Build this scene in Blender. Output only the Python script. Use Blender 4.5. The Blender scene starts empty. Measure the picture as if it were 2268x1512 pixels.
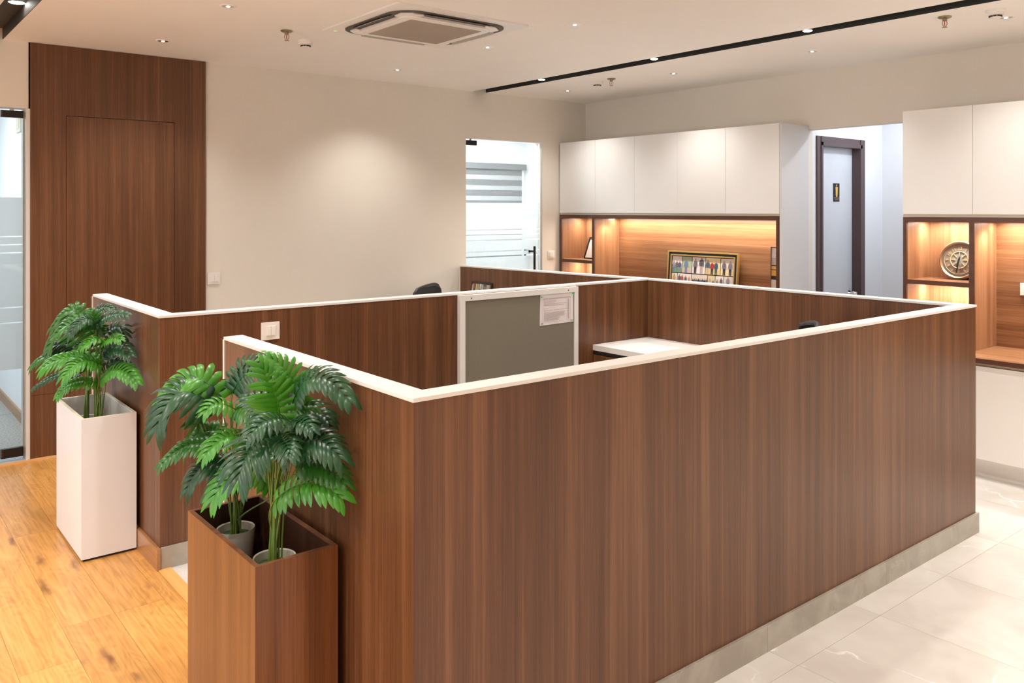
import bpy, bmesh, math, random
from mathutils import Vector, Matrix
random.seed(7)
S = bpy.context.scene
C = S.collection
PI = math.pi
R = math.radians

# ------------------------------------------------------------------ camera, world, exposure
cam = bpy.data.cameras.new('camera'); camo = bpy.data.objects.new('camera', cam); C.objects.link(camo)
camo.location = (0, 0, 1.70)
camo.rotation_euler = (R(90), 0, -math.atan2(0.62924, 0.77721))
cam.sensor_width = 36; cam.lens = 36 * 1854.0 / 2268
cam.shift_y = (465 - 756) / 2268
cam.clip_start = 0.05
S.camera = camo
w = bpy.data.worlds.new('world'); S.world = w; w.use_nodes = True
w.node_tree.nodes['Background'].inputs[0].default_value = (.86, .93, 1.0, 1)
w.node_tree.nodes['Background'].inputs[1].default_value = 1.3
S.view_settings.view_transform = 'Standard'
S.view_settings.look = 'None'
S.view_settings.gamma = 1
S.view_settings.use_curve_mapping = False
S.view_settings.exposure = 1.08
S.cycles.max_bounces = 8
S.cycles.diffuse_bounces = 5
S.cycles.caustics_reflective = False
S.cycles.caustics_refractive = False

CZ = 2.84          # ceiling height
WARM = (1.0, 0.94, 0.87)
NEUT = (1.0, 0.972, 0.928)
COOL = (0.86, 0.92, 1.0)

def lamp(kind, name, loc, energy, color=NEUT, **k):
    l = bpy.data.lights.new(name, kind); o = bpy.data.objects.new(name, l); C.objects.link(o)
    l.energy = energy; l.color = color; o.location = loc
    for a, b in k.items():
        if a == 'rot': o.rotation_euler = b
        else: setattr(l, a, b)
    return o

# lamps of the down lights, with unseen lamps added for fill (fittings further down)
DOWN = [(1.71, 4.632), (1.72, 5.859), (3.535, 3.754), (3.553, 5.868), (3.551, 4.658),
        (5.452, 3.312), (5.385, 2.009), (5.436, 4.574), (5.44, 5.877)]
DOWN_FILL = [(5.44, 0.75), (5.44, -0.5), (3.54, 0.75), (3.54, -0.5), (1.71, 3.32), (1.71, 0.75), (1.71, -0.5), (3.54, 2.4),
            (-0.9, 4.64), (-0.9, 3.3), (-0.9, 2.0), (-0.9, 0.75), (-0.9, -0.9), (-2.4, 3.3), (-2.4, 0.75), (1.71, -2.0), (3.54, -2.0), (5.44, -2.0)]
for i, (x, y) in enumerate(DOWN + DOWN_FILL):
    lamp('SPOT', 'down_or_fill_lamp', (x, y, 2.815), (28 * (.72 if x > 5 else 1)) if i < len(DOWN) else (36 * 1.3 if x < 1 else (36 * .22 if x < 2 and y < 1 else 36 * .85)), NEUT, spot_size=R(118 if i < len(DOWN) else 148), spot_blend=1.0, shadow_soft_size=0.03)
RAIL = [5.52, 4.23, 2.95, 1.67, 0.39]
for y in RAIL:
    lamp('SPOT', 'rail_lamp', (4.80, y, 2.825), 27, NEUT, spot_size=R(100), spot_blend=.9, shadow_soft_size=0.025)
for y in (5.614, 4.33, 3.05, 1.77, 0.49):
    lamp('SPOT', 'rail_lamp', (.80, y, 2.90), 27*.9, NEUT, spot_size=R(95), spot_blend=.9, shadow_soft_size=0.04)
# corridor, side room and meeting room lamps
lamp('AREA', 'corridor_lamp', (6.95, 3.02, 2.80), 6.5, COOL, size=.10)
lamp('AREA', 'side_room_lamp', (6.2, 7.9, 2.80), 28, (.96, .98, 1), size=1.2)
lamp('AREA', 'side_room_lamp', (5.2, 7.4, 2.80), 28, (.96, .98, 1), size=1.0)
lamp('SPOT', 'meeting_room_lamp', (.99, 8.2, 2.80), 32*.5, COOL, spot_size=R(80), spot_blend=1, shadow_soft_size=.03)
lamp('AREA', 'meeting_room_lamp', (-.1, 7.9, 2.80), 32, COOL, size=.9)

# ------------------------------------------------------------------ materials
def nt(name):
    m = bpy.data.materials.new(name); m.use_nodes = True
    n = m.node_tree; b = n.nodes['Principled BSDF']
    return m, n, b
def N(n, t, **k):
    x = n.nodes.new(t)
    for a, b in k.items(): setattr(x, a, b)
    return x
def plain(name, col, rough=.5, metal=0, coat=0, var=.03, vscale=3, bump=0, emis=None, es=0):
    m, n, b = nt(name)
    b.inputs['Roughness'].default_value = rough; b.inputs['Metallic'].default_value = metal
    b.inputs['Coat Weight'].default_value = coat
    tc = N(n, 'ShaderNodeTexCoord'); no = N(n, 'ShaderNodeTexNoise'); no.inputs['Scale'].default_value = vscale
    no.inputs['Detail'].default_value = 3
    n.links.new(tc.outputs['Object'], no.inputs['Vector'])
    r = N(n, 'ShaderNodeValToRGB')
    r.color_ramp.elements[0].position = .3; r.color_ramp.elements[1].position = .7
    r.color_ramp.elements[0].color = tuple(c * (1 - var) for c in col) + (1,)
    r.color_ramp.elements[1].color = tuple(min(1, c * (1 + var)) for c in col) + (1,)
    n.links.new(no.outputs['Fac'], r.inputs['Fac']); n.links.new(r.outputs['Color'], b.inputs['Base Color'])
    if bump:
        n2 = N(n, 'ShaderNodeTexNoise'); n2.inputs['Scale'].default_value = 220
        n.links.new(tc.outputs['Object'], n2.inputs['Vector'])
        bp = N(n, 'ShaderNodeBump'); bp.inputs['Strength'].default_value = bump; bp.inputs['Distance'].default_value = .002
        n.links.new(n2.outputs['Fac'], bp.inputs['Height']); n.links.new(bp.outputs['Normal'], b.inputs['Normal'])
    if emis:
        b.inputs['Emission Color'].default_value = tuple(emis) + (1,); b.inputs['Emission Strength'].default_value = es
    return m
def ramp(n, els):
    r = N(n, 'ShaderNodeValToRGB'); e = r.color_ramp.elements
    while len(e) < len(els): e.new(.5)
    for i, (p, c) in enumerate(els): e[i].position = p; e[i].color = tuple(c) + (1,)
    return r
def laminate(name, dark, mid, light, axis='z', rough=.34, fine=1.0, seed=0):
    """wood laminate with long straight grain along one axis"""
    m, n, b = nt(name)
    tc = N(n, 'ShaderNodeTexCoord')
    def mp(s, al, loc=0):
        k = N(n, 'ShaderNodeMapping')
        v = [s, s, s]; v['xyz'.index(axis)] = al
        k.inputs['Scale'].default_value = v; k.inputs['Location'].default_value = (seed + loc, seed * 2 + loc, seed)
        n.links.new(tc.outputs['Object'], k.inputs['Vector']); return k
    a = N(n, 'ShaderNodeTexNoise'); a.inputs['Detail'].default_value = 3; a.inputs['Scale'].default_value = 1; a.inputs['Distortion'].default_value = .25
    n.links.new(mp(15, .35).outputs[0], a.inputs['Vector'])
    c = N(n, 'ShaderNodeTexNoise'); c.inputs['Detail'].default_value = 4; c.inputs['Scale'].default_value = 1; c.inputs['Roughness'].default_value = .7
    n.links.new(mp(95, .7, 3).outputs[0], c.inputs['Vector'])
    d = N(n, 'ShaderNodeTexNoise'); d.inputs['Detail'].default_value = 1; d.inputs['Scale'].default_value = 1
    n.links.new(mp(520, 6, 5).outputs[0], d.inputs['Vector'])
    e = N(n, 'ShaderNodeTexNoise'); e.inputs['Detail'].default_value = 0; e.inputs['Scale'].default_value = 1
    n.links.new(mp(2.2, .6, 9).outputs[0], e.inputs['Vector'])
    def mul(src, f):
        q = N(n, 'ShaderNodeMath', operation='MULTIPLY'); n.links.new(src, q.inputs[0]); q.inputs[1].default_value = f; return q.outputs[0]
    def add(p, q):
        s = N(n, 'ShaderNodeMath', operation='ADD'); n.links.new(p, s.inputs[0]); n.links.new(q, s.inputs[1]); return s.outputs[0]
    f = add(add(mul(a.outputs['Fac'], .42), mul(c.outputs['Fac'], .36 * fine)), add(mul(d.outputs['Fac'], .22 * fine), mul(e.outputs['Fac'], .14)))
    t = (.5 + .5 * fine) + .14 - .0
    cen = .5 * (.50 + .50 * fine + .14)
    r = ramp(n, [(cen - .15, dark), (cen, mid), (cen + .15, light)])
    n.links.new(f, r.inputs['Fac']); n.links.new(r.outputs['Color'], b.inputs['Base Color'])
    b.inputs['Roughness'].default_value = rough
    b.inputs['Specular IOR Level'].default_value = .5
    bp = N(n, 'ShaderNodeBump'); bp.inputs['Strength'].default_value = .12; bp.inputs['Distance'].default_value = .001
    n.links.new(d.outputs['Fac'], bp.inputs['Height']); n.links.new(bp.outputs['Normal'], b.inputs['Normal'])
    return m

WD = (.070, .025, .010); WM_ = (.130, .052, .0205); WL = (.220, .098, .044)
M = {}
M['walnut'] = laminate('walnut_laminate', WD, WM_, WL)
M['walnut_wall'] = laminate('walnut_wall_laminate', WD, WM_, WL, seed=4)
M['walnut_b'] = laminate('walnut_laminate_second', WD, WM_, WL, seed=11)
M['walnut_h'] = laminate('niche_laminate_across', (.16, .065, .028), (.27, .125, .058), (.42, .22, .11), axis='y', seed=2)
M['walnut_v'] = laminate('niche_laminate_upright', (.18, .075, .034), (.29, .135, .065), (.42, .22, .115), seed=6)
M['walnut_dark'] = laminate('dark_edge_laminate', (.075, .03, .018), (.10, .042, .025), (.135, .058, .036), axis='y', seed=8)
M['planter_wood'] = laminate('planter_laminate', (.085, .031, .012), (.155, .058, .021), (.23, .098, .042), seed=14, rough=.3)
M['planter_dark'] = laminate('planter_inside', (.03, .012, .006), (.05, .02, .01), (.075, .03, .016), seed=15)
M['wood_skirt'] = laminate('wood_skirting', (.26, .12, .05), (.36, .18, .08), (.48, .26, .12), axis='y', seed=3, rough=.3)
M['oak_trim'] = laminate('oak_threshold', (.62, .30, .09), (.74, .38, .12), (.84, .46, .16), axis='y', seed=5, rough=.35)
M['oak_trim_x'] = laminate('oak_edge_strip', (.62, .32, .12), (.74, .40, .16), (.84, .48, .2), axis='x', seed=5, rough=.35)
M['cream'] = plain('cream_wall_paint', (.775, .72, .635), .75, var=.012, bump=.05)
M['ceil'] = plain('ceiling_paint', (.90, .865, .82), .8, var=.01)
M['white'] = plain('white_laminate', (.84, .82, .79), .38, var=.01)
M['cab'] = plain('white_cabinet_door', (.86, .84, .81), .42, var=.01)
M['cab_base'] = plain('cream_cabinet_door', (.82, .78, .73), .4, var=.01)
M['edge_beige'] = plain('beige_recess_strip', (.62, .57, .46), .5)
M['cap'] = plain('white_cap', (.76, .735, .70), .42, var=.012)
M['capedge'] = plain('white_edge_band', (.84, .80, .72), .42, var=.012)
M['black'] = plain('black_matt', (.012, .012, .012), .6)
M['blackmetal'] = plain('black_metal', (.014, .012, .011), .35, metal=.3)
M['rail'] = plain('black_channel', (.030, .031, .029), .6)
M['rail_brown'] = plain('dark_channel', (.045, .040, .034), .6)
M['plastic'] = plain('white_plastic', (.84, .80, .75), .3, var=.01)
M['plastic_w'] = plain('bright_white_plastic', (.88, .86, .83), .3, var=.01)
M['acgrey'] = plain('ac_grille', (.50, .43, .36), .6)
M['aclouvre'] = plain('ac_louvre', (.42, .38, .34), .45)
M['acdark'] = plain('ac_slot', (.10, .09, .08), .7)
M['brass'] = plain('aged_brass', (.36, .30, .20), .3, metal=1)
M['chrome'] = plain('chrome', (.82, .82, .84), .12, metal=1)
M['red'] = plain('red_bulb', (.75, .05, .03), .2)
M['lens'] = plain('lamp_lens', (1, 1, 1), .4, emis=(1, .96, .86), es=14)
M['lens_dim'] = plain('lamp_lens_soft', (.9, .88, .85), .3, emis=(1, .93, .85), es=1.1)
M['led'] = plain('led_strip', (1, .9, .7), .4, emis=(1, .80, .52), es=6)
M['fabric'] = plain('grey_pinboard_fabric', (.195, .17, .128), .9, var=.08, vscale=400, bump=.2)
M['paper'] = plain('paper', (.76, .68, .68), .7, var=.02)
M['ink'] = plain('grey_ink', (.42, .36, .36), .8)
M['green_pin'] = plain('green_pin', (.03, .55, .12), .3)
M['teal_pin'] = plain('teal_pin', (.03, .30, .40), .3)
M['pot'] = plain('light_grey_pot', (.52, .49, .42), .22, coat=.2)
M['potw'] = plain('white_inner_pot', (.62, .60, .56), .35)
M['moss'] = plain('green_moss', (.010, .075, .012), .5, var=.5, vscale=60, bump=1)
M['whiteplanter'] = plain('white_planter_laminate', (.80, .84, .90), .3, var=.02, vscale=2)
M['plantedge'] = plain('yellowed_planter_edge', (.78, .74, .58), .5, var=.08, vscale=12)
M['frame_gold'] = plain('gold_frame', (.72, .50, .20), .3, metal=.8)
M['frame_black'] = plain('black_frame', (.02, .017, .014), .35)
M['frame_brown'] = plain('brown_frame', (.28, .17, .12), .4)
M['toilet_frame'] = plain('dark_brown_door_frame', (.085, .05, .05), .4)
M['toilet_leaf'] = plain('pale_grey_door', (.66, .68, .72), .5)
M['cool_white'] = plain('cool_white_paint', (.80, .81, .83), .7, var=.01)
M['gold'] = plain('gold_print', (.80, .50, .10), .4)
M['goldd'] = plain('dull_gold_print', (.36, .23, .11), .5)
M['clock_rim'] = plain('bronze_clock_rim', (.42, .32, .22), .3, metal=.8)
M['clock_rim_dark'] = plain('dark_clock_rim', (.10, .08, .065), .4, metal=.5)
M['clock_face'] = plain('taupe_clock_face', (.25, .21, .175), .6, var=.15, vscale=20)
M['clock_face2'] = plain('grey_clock_centre', (.30, .29, .27), .6, var=.2, vscale=30)
M['clock_gold'] = plain('clock_numeral_gold', (.62, .44, .22), .4)
M['mesh'] = plain('black_chair_mesh', (.02, .02, .02), .6)
M['chair'] = plain('black_chair_plastic', (.018, .018, .018), .4)
M['seatfab'] = plain('black_seat_fabric', (.02, .02, .022), .9)
M['steel'] = plain('brushed_steel', (.5, .5, .5), .3, metal=1)
M['stone'] = None
M['blind_d'] = plain('grey_blind_band', (.17, .17, .175), .8, var=.08, vscale=20)
M['blind_l'] = plain('pale_blind_band', (.38, .38, .39), .8)
M['alu'] = plain('pale_aluminium', (.72, .72, .70), .4, metal=.2)
M['endpanel'] = plain('end_panel_white', (.66, .65, .65), .5, var=.01)
M['grout'] = plain('tile_grout', (.60, .54, .46), .8)
M['jamb'] = plain('cool_grey_jamb', (.42, .46, .50), .5)

def glass(name, tint=(.93, .97, .96), refl=1.0):
    m = bpy.data.materials.new(name); m.use_nodes = True; n = m.node_tree; n.nodes.clear()
    o = N(n, 'ShaderNodeOutputMaterial'); t = N(n, 'ShaderNodeBsdfTransparent'); t.inputs[0].default_value = tuple(tint) + (1,)
    g = N(n, 'ShaderNodeBsdfGlossy'); g.inputs['Roughness'].default_value = .01
    f = N(n, 'ShaderNodeFresnel'); f.inputs[0].default_value = 1.45
    mx = N(n, 'ShaderNodeMixShader'); n.links.new(f.outputs[0], mx.inputs[0]); n.links.new(t.outputs[0], mx.inputs[1]); n.links.new(g.outputs[0], mx.inputs[2])
    n.links.new(mx.outputs[0], o.inputs[0]); return m
M['glass'] = glass('clear_glass')
def frost():
    m = bpy.data.materials.new('frosted_film'); m.use_nodes = True; n = m.node_tree; n.nodes.clear()
    o = N(n, 'ShaderNodeOutputMaterial'); d = N(n, 'ShaderNodeBsdfDiffuse'); d.inputs[0].default_value = (.9, .9, .9, 1)
    t = N(n, 'ShaderNodeBsdfTranslucent'); t.inputs[0].default_value = (.95, .96, .97, 1)
    mx = N(n, 'ShaderNodeMixShader'); mx.inputs[0].default_value = .6
    n.links.new(d.outputs[0], mx.inputs[1]); n.links.new(t.outputs[0], mx.inputs[2]); n.links.new(mx.outputs[0], o.inputs[0]); return m
M['frost'] = frost()
def frost2():
    m = frost(); m.name = 'frosted_film_thin'; n = m.node_tree
    o = [x for x in n.nodes if x.type == 'OUTPUT_MATERIAL'][0]; mx = [x for x in n.nodes if x.type == 'MIX_SHADER'][0]
    t = N(n, 'ShaderNodeBsdfTransparent'); m2 = N(n, 'ShaderNodeMixShader'); m2.inputs[0].default_value = .85
    n.links.new(t.outputs[0], m2.inputs[1]); n.links.new(mx.outputs[0], m2.inputs[2]); n.links.new(m2.outputs[0], o.inputs[0]); return m
M['frost2'] = frost2()

def marble(name, base, dark, vein, rough=.12, scale=1.0, vein_amt=1.0):
    m, n, b = nt(name)
    tc = N(n, 'ShaderNodeTexCoord'); oi = N(n, 'ShaderNodeObjectInfo')
    v = N(n, 'ShaderNodeVectorMath', operation='SCALE'); v.inputs['Scale'].default_value = 37
    cmb = N(n, 'ShaderNodeCombineXYZ')
    for i in range(3): n.links.new(oi.outputs['Random'], cmb.inputs[i])
    n.links.new(cmb.outputs[0], v.inputs[0])
    ad = N(n, 'ShaderNodeVectorMath', operation='ADD'); n.links.new(tc.outputs['Object'], ad.inputs[0]); n.links.new(v.outputs[0], ad.inputs[1])
    a = N(n, 'ShaderNodeTexNoise'); a.inputs['Scale'].default_value = 3.2 * scale; a.inputs['Detail'].default_value = 6; a.inputs['Distortion'].default_value = .8
    n.links.new(ad.outputs[0], a.inputs['Vector'])
    r = ramp(n, [(.36, dark), (.64, base)]); n.links.new(a.outputs['Fac'], r.inputs['Fac'])
    # thin veins from the border between warped cells
    wn = N(n, 'ShaderNodeTexNoise'); wn.inputs['Scale'].default_value = 3 * scale; wn.inputs['Detail'].default_value = 5
    n.links.new(ad.outputs[0], wn.inputs['Vector'])
    ws = N(n, 'ShaderNodeVectorMath', operation='SCALE'); ws.inputs['Scale'].default_value = .35; n.links.new(wn.outputs['Color'], ws.inputs[0])
    wa = N(n, 'ShaderNodeVectorMath', operation='ADD'); n.links.new(ad.outputs[0], wa.inputs[0]); n.links.new(ws.outputs[0], wa.inputs[1])
    vo = N(n, 'ShaderNodeTexVoronoi', feature='DISTANCE_TO_EDGE'); vo.inputs['Scale'].default_value = 1.5 * scale; n.links.new(wa.outputs[0], vo.inputs['Vector'])
    vr = ramp(n, [(0, (1, 1, 1)), (.010, (0, 0, 0))]); n.links.new(vo.outputs['Distance'], vr.inputs['Fac'])
    gate = N(n, 'ShaderNodeTexNoise'); gate.inputs['Scale'].default_value = 2.0 * scale; n.links.new(ad.outputs[0], gate.inputs['Vector'])
    gr = ramp(n, [(.50, (0, 0, 0)), (.62, (1, 1, 1))]); n.links.new(gate.outputs['Fac'], gr.inputs['Fac'])
    mu = N(n, 'ShaderNodeMath', operation='MULTIPLY'); n.links.new(vr.outputs['Color'], mu.inputs[0]); n.links.new(gr.outputs['Color'], mu.inputs[1])
    mu2 = N(n, 'ShaderNodeMath', operation='MULTIPLY'); n.links.new(mu.outputs[0], mu2.inputs[0]); mu2.inputs[1].default_value = vein_amt
    mx = N(n, 'ShaderNodeMix', data_type='RGBA'); n.links.new(mu2.outputs[0], mx.inputs[0]); n.links.new(r.outputs['Color'], mx.inputs[6]); mx.inputs[7].default_value = tuple(vein) + (1,)
    n.links.new(mx.outputs[2], b.inputs['Base Color']); b.inputs['Roughness'].default_value = rough
    return m
M['tile'] = marble('pale_marble_tile', (.69, .66, .615), (.60, .56, .515), (.92, .90, .87), rough=.20)
M['stone'] = marble('grey_stone_skirting', (.40, .365, .31), (.31, .275, .23), (.50, .45, .38), rough=.45, scale=2.0, vein_amt=.6)

def oak():
    m, n, b = nt('honey_oak_plank')
    tc = N(n, 'ShaderNodeTexCoord'); oi = N(n, 'ShaderNodeObjectInfo')
    cmb = N(n, 'ShaderNodeCombineXYZ')
    for i in range(3): n.links.new(oi.outputs['Random'], cmb.inputs[i])
    v = N(n, 'ShaderNodeVectorMath', operation='SCALE'); v.inputs['Scale'].default_value = 53; n.links.new(cmb.outputs[0], v.inputs[0])
    ad = N(n, 'ShaderNodeVectorMath', operation='ADD'); n.links.new(tc.outputs['Object'], ad.inputs[0]); n.links.new(v.outputs[0], ad.inputs[1])
    def mp(s):
        k = N(n, 'ShaderNodeMapping'); k.inputs['Scale'].default_value = s; n.links.new(ad.outputs[0], k.inputs['Vector']); return k.outputs[0]
    # cathedral grain: rings around a warped field
    a = N(n, 'ShaderNodeTexNoise'); a.inputs['Scale'].default_value = 1; a.inputs['Detail'].default_value = 2; a.inputs['Distortion'].default_value = .6
    n.links.new(mp((7, 1.6, 1)), a.inputs['Vector'])
    mm = N(n, 'ShaderNodeMath', operation='MULTIPLY'); mm.inputs[1].default_value = 11; n.links.new(a.outputs['Fac'], mm.inputs[0])
    fr = N(n, 'ShaderNodeMath', operation='PINGPONG'); fr.inputs[1].default_value = .5; n.links.new(mm.outputs[0], fr.inputs[0])
    fi = N(n, 'ShaderNodeTexNoise'); fi.inputs['Scale'].default_value = 1; fi.inputs['Detail'].default_value = 3; n.links.new(mp((90, 3, 1)), fi.inputs['Vector'])
    s = N(n, 'ShaderNodeMath', operation='MULTIPLY_ADD'); n.links.new(fr.outputs[0], s.inputs[0]); s.inputs[1].default_value = .32; n.links.new(fi.outputs['Fac'], s.inputs[2])
    r = ramp(n, [(.34, (.50, .235, .060)), (.62, (.68, .335, .092)), (.9, (.76, .40, .125))]); n.links.new(s.outputs[0], r.inputs['Fac'])
    # plank to plank tone
    hv = N(n, 'ShaderNodeHueSaturation'); n.links.new(r.outputs['Color'], hv.inputs['Color'])
    mr = N(n, 'ShaderNodeMapRange'); mr.inputs['To Min'].default_value = .84; mr.inputs['To Max'].default_value = 1.12; n.links.new(oi.outputs['Random'], mr.inputs['Value'])
    n.links.new(mr.outputs[0], hv.inputs['Value'])
    # dark knots and cracks
    wn = N(n, 'ShaderNodeTexNoise'); wn.inputs['Scale'].default_value = 9; wn.inputs['Detail'].default_value = 4; n.links.new(ad.outputs[0], wn.inputs['Vector'])
    ws = N(n, 'ShaderNodeVectorMath', operation='SCALE'); ws.inputs['Scale'].default_value = .09; n.links.new(wn.outputs['Color'], ws.inputs[0])
    wa = N(n, 'ShaderNodeVectorMath', operation='ADD'); n.links.new(ad.outputs[0], wa.inputs[0]); n.links.new(ws.outputs[0], wa.inputs[1])
    km = N(n, 'ShaderNodeMapping'); km.inputs['Scale'].default_value = (9.5, 2.4, 1); n.links.new(wa.outputs[0], km.inputs['Vector'])
    vo = N(n, 'ShaderNodeTexVoronoi'); vo.inputs['Scale'].default_value = .8; n.links.new(km.outputs[0], vo.inputs['Vector'])
    kr = ramp(n, [(.05, (1, 1, 1)), (.24, (0, 0, 0))]); n.links.new(vo.outputs['Distance'], kr.inputs['Fac'])
    kg = N(n, 'ShaderNodeTexNoise'); kg.inputs['Scale'].default_value = 13; kg.inputs['Detail'].default_value = 2; n.links.new(mp((1, .35, 1)), kg.inputs['Vector'])
    kk = ramp(n, [(.44, (0, 0, 0)), (.55, (1, 1, 1))]); n.links.new(kg.outputs['Fac'], kk.inputs['Fac'])
    ku = N(n, 'ShaderNodeMath', operation='MULTIPLY'); n.links.new(kr.outputs['Color'], ku.inputs[0]); n.links.new(kk.outputs['Color'], ku.inputs[1])
    ku2 = N(n, 'ShaderNodeMath', operation='MULTIPLY'); n.links.new(ku.outputs[0], ku2.inputs[0]); ku2.inputs[1].default_value = .9
    mx = N(n, 'ShaderNodeMix', data_type='RGBA'); n.links.new(ku2.outputs[0], mx.inputs[0]); n.links.new(hv.outputs['Color'], mx.inputs[6]); mx.inputs[7].default_value = (.16, .06, .02, 1)
    n.links.new(mx.outputs[2], b.inputs['Base Color']); b.inputs['Roughness'].default_value = .30
    return m
M['oak'] = oak()

def carpet():
    m, n, b = nt('grey_carpet')
    tc = N(n, 'ShaderNodeTexCoord'); a = N(n, 'ShaderNodeTexNoise'); a.inputs['Scale'].default_value = 90; a.inputs['Detail'].default_value = 4
    n.links.new(tc.outputs['Object'], a.inputs['Vector'])
    r = ramp(n, [(.35, (.22, .22, .21)), (.65, (.42, .42, .40))]); n.links.new(a.outputs['Fac'], r.inputs['Fac'])
    n.links.new(r.outputs['Color'], b.inputs['Base Color']); b.inputs['Roughness'].default_value = .95; return m
M['carpet'] = carpet()

def leafmat(name, c0, c1, trans):
    m = bpy.data.materials.new(name); m.use_nodes = True; n = m.node_tree; b = n.nodes['Principled BSDF']
    tc = N(n, 'ShaderNodeTexCoord'); a = N(n, 'ShaderNodeTexNoise'); a.inputs['Scale'].default_value = 14; a.inputs['Detail'].default_value = 3
    n.links.new(tc.outputs['Object'], a.inputs['Vector'])
    r = ramp(n, [(.3, c0), (.7, c1)]); n.links.new(a.outputs['Fac'], r.inputs['Fac']); n.links.new(r.outputs['Color'], b.inputs['Base Color'])
    b.inputs['Roughness'].default_value = .36; b.inputs['Coat Weight'].default_value = .15; b.inputs['Coat Roughness'].default_value = .25
    t = N(n, 'ShaderNodeBsdfTranslucent'); t.inputs[0].default_value = tuple(trans) + (1,)
    mx = N(n, 'ShaderNodeMixShader'); mx.inputs[0].default_value = .14
    o = [x for x in n.nodes if x.type == 'OUTPUT_MATERIAL'][0]
    n.links.new(b.outputs[0], mx.inputs[1]); n.links.new(t.outputs[0], mx.inputs[2]); n.links.new(mx.outputs[0], o.inputs[0]); return m
LEAF = [leafmat('lit_palm_leaf', (.030, .185, .010), (.075, .31, .022), (.09, .42, .015)),  # one leaf green in three tints, light and shade put into the colour
        leafmat('half_lit_palm_leaf', (.014, .100, .009), (.035, .175, .016), (.05, .26, .015)),
        leafmat('shaded_palm_leaf', (.007, .045, .014), (.020, .095, .030), (.015, .10, .02))]
M['stem'] = plain('palm_stem', (.13, .20, .035), .4, var=.2, vscale=20)
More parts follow.
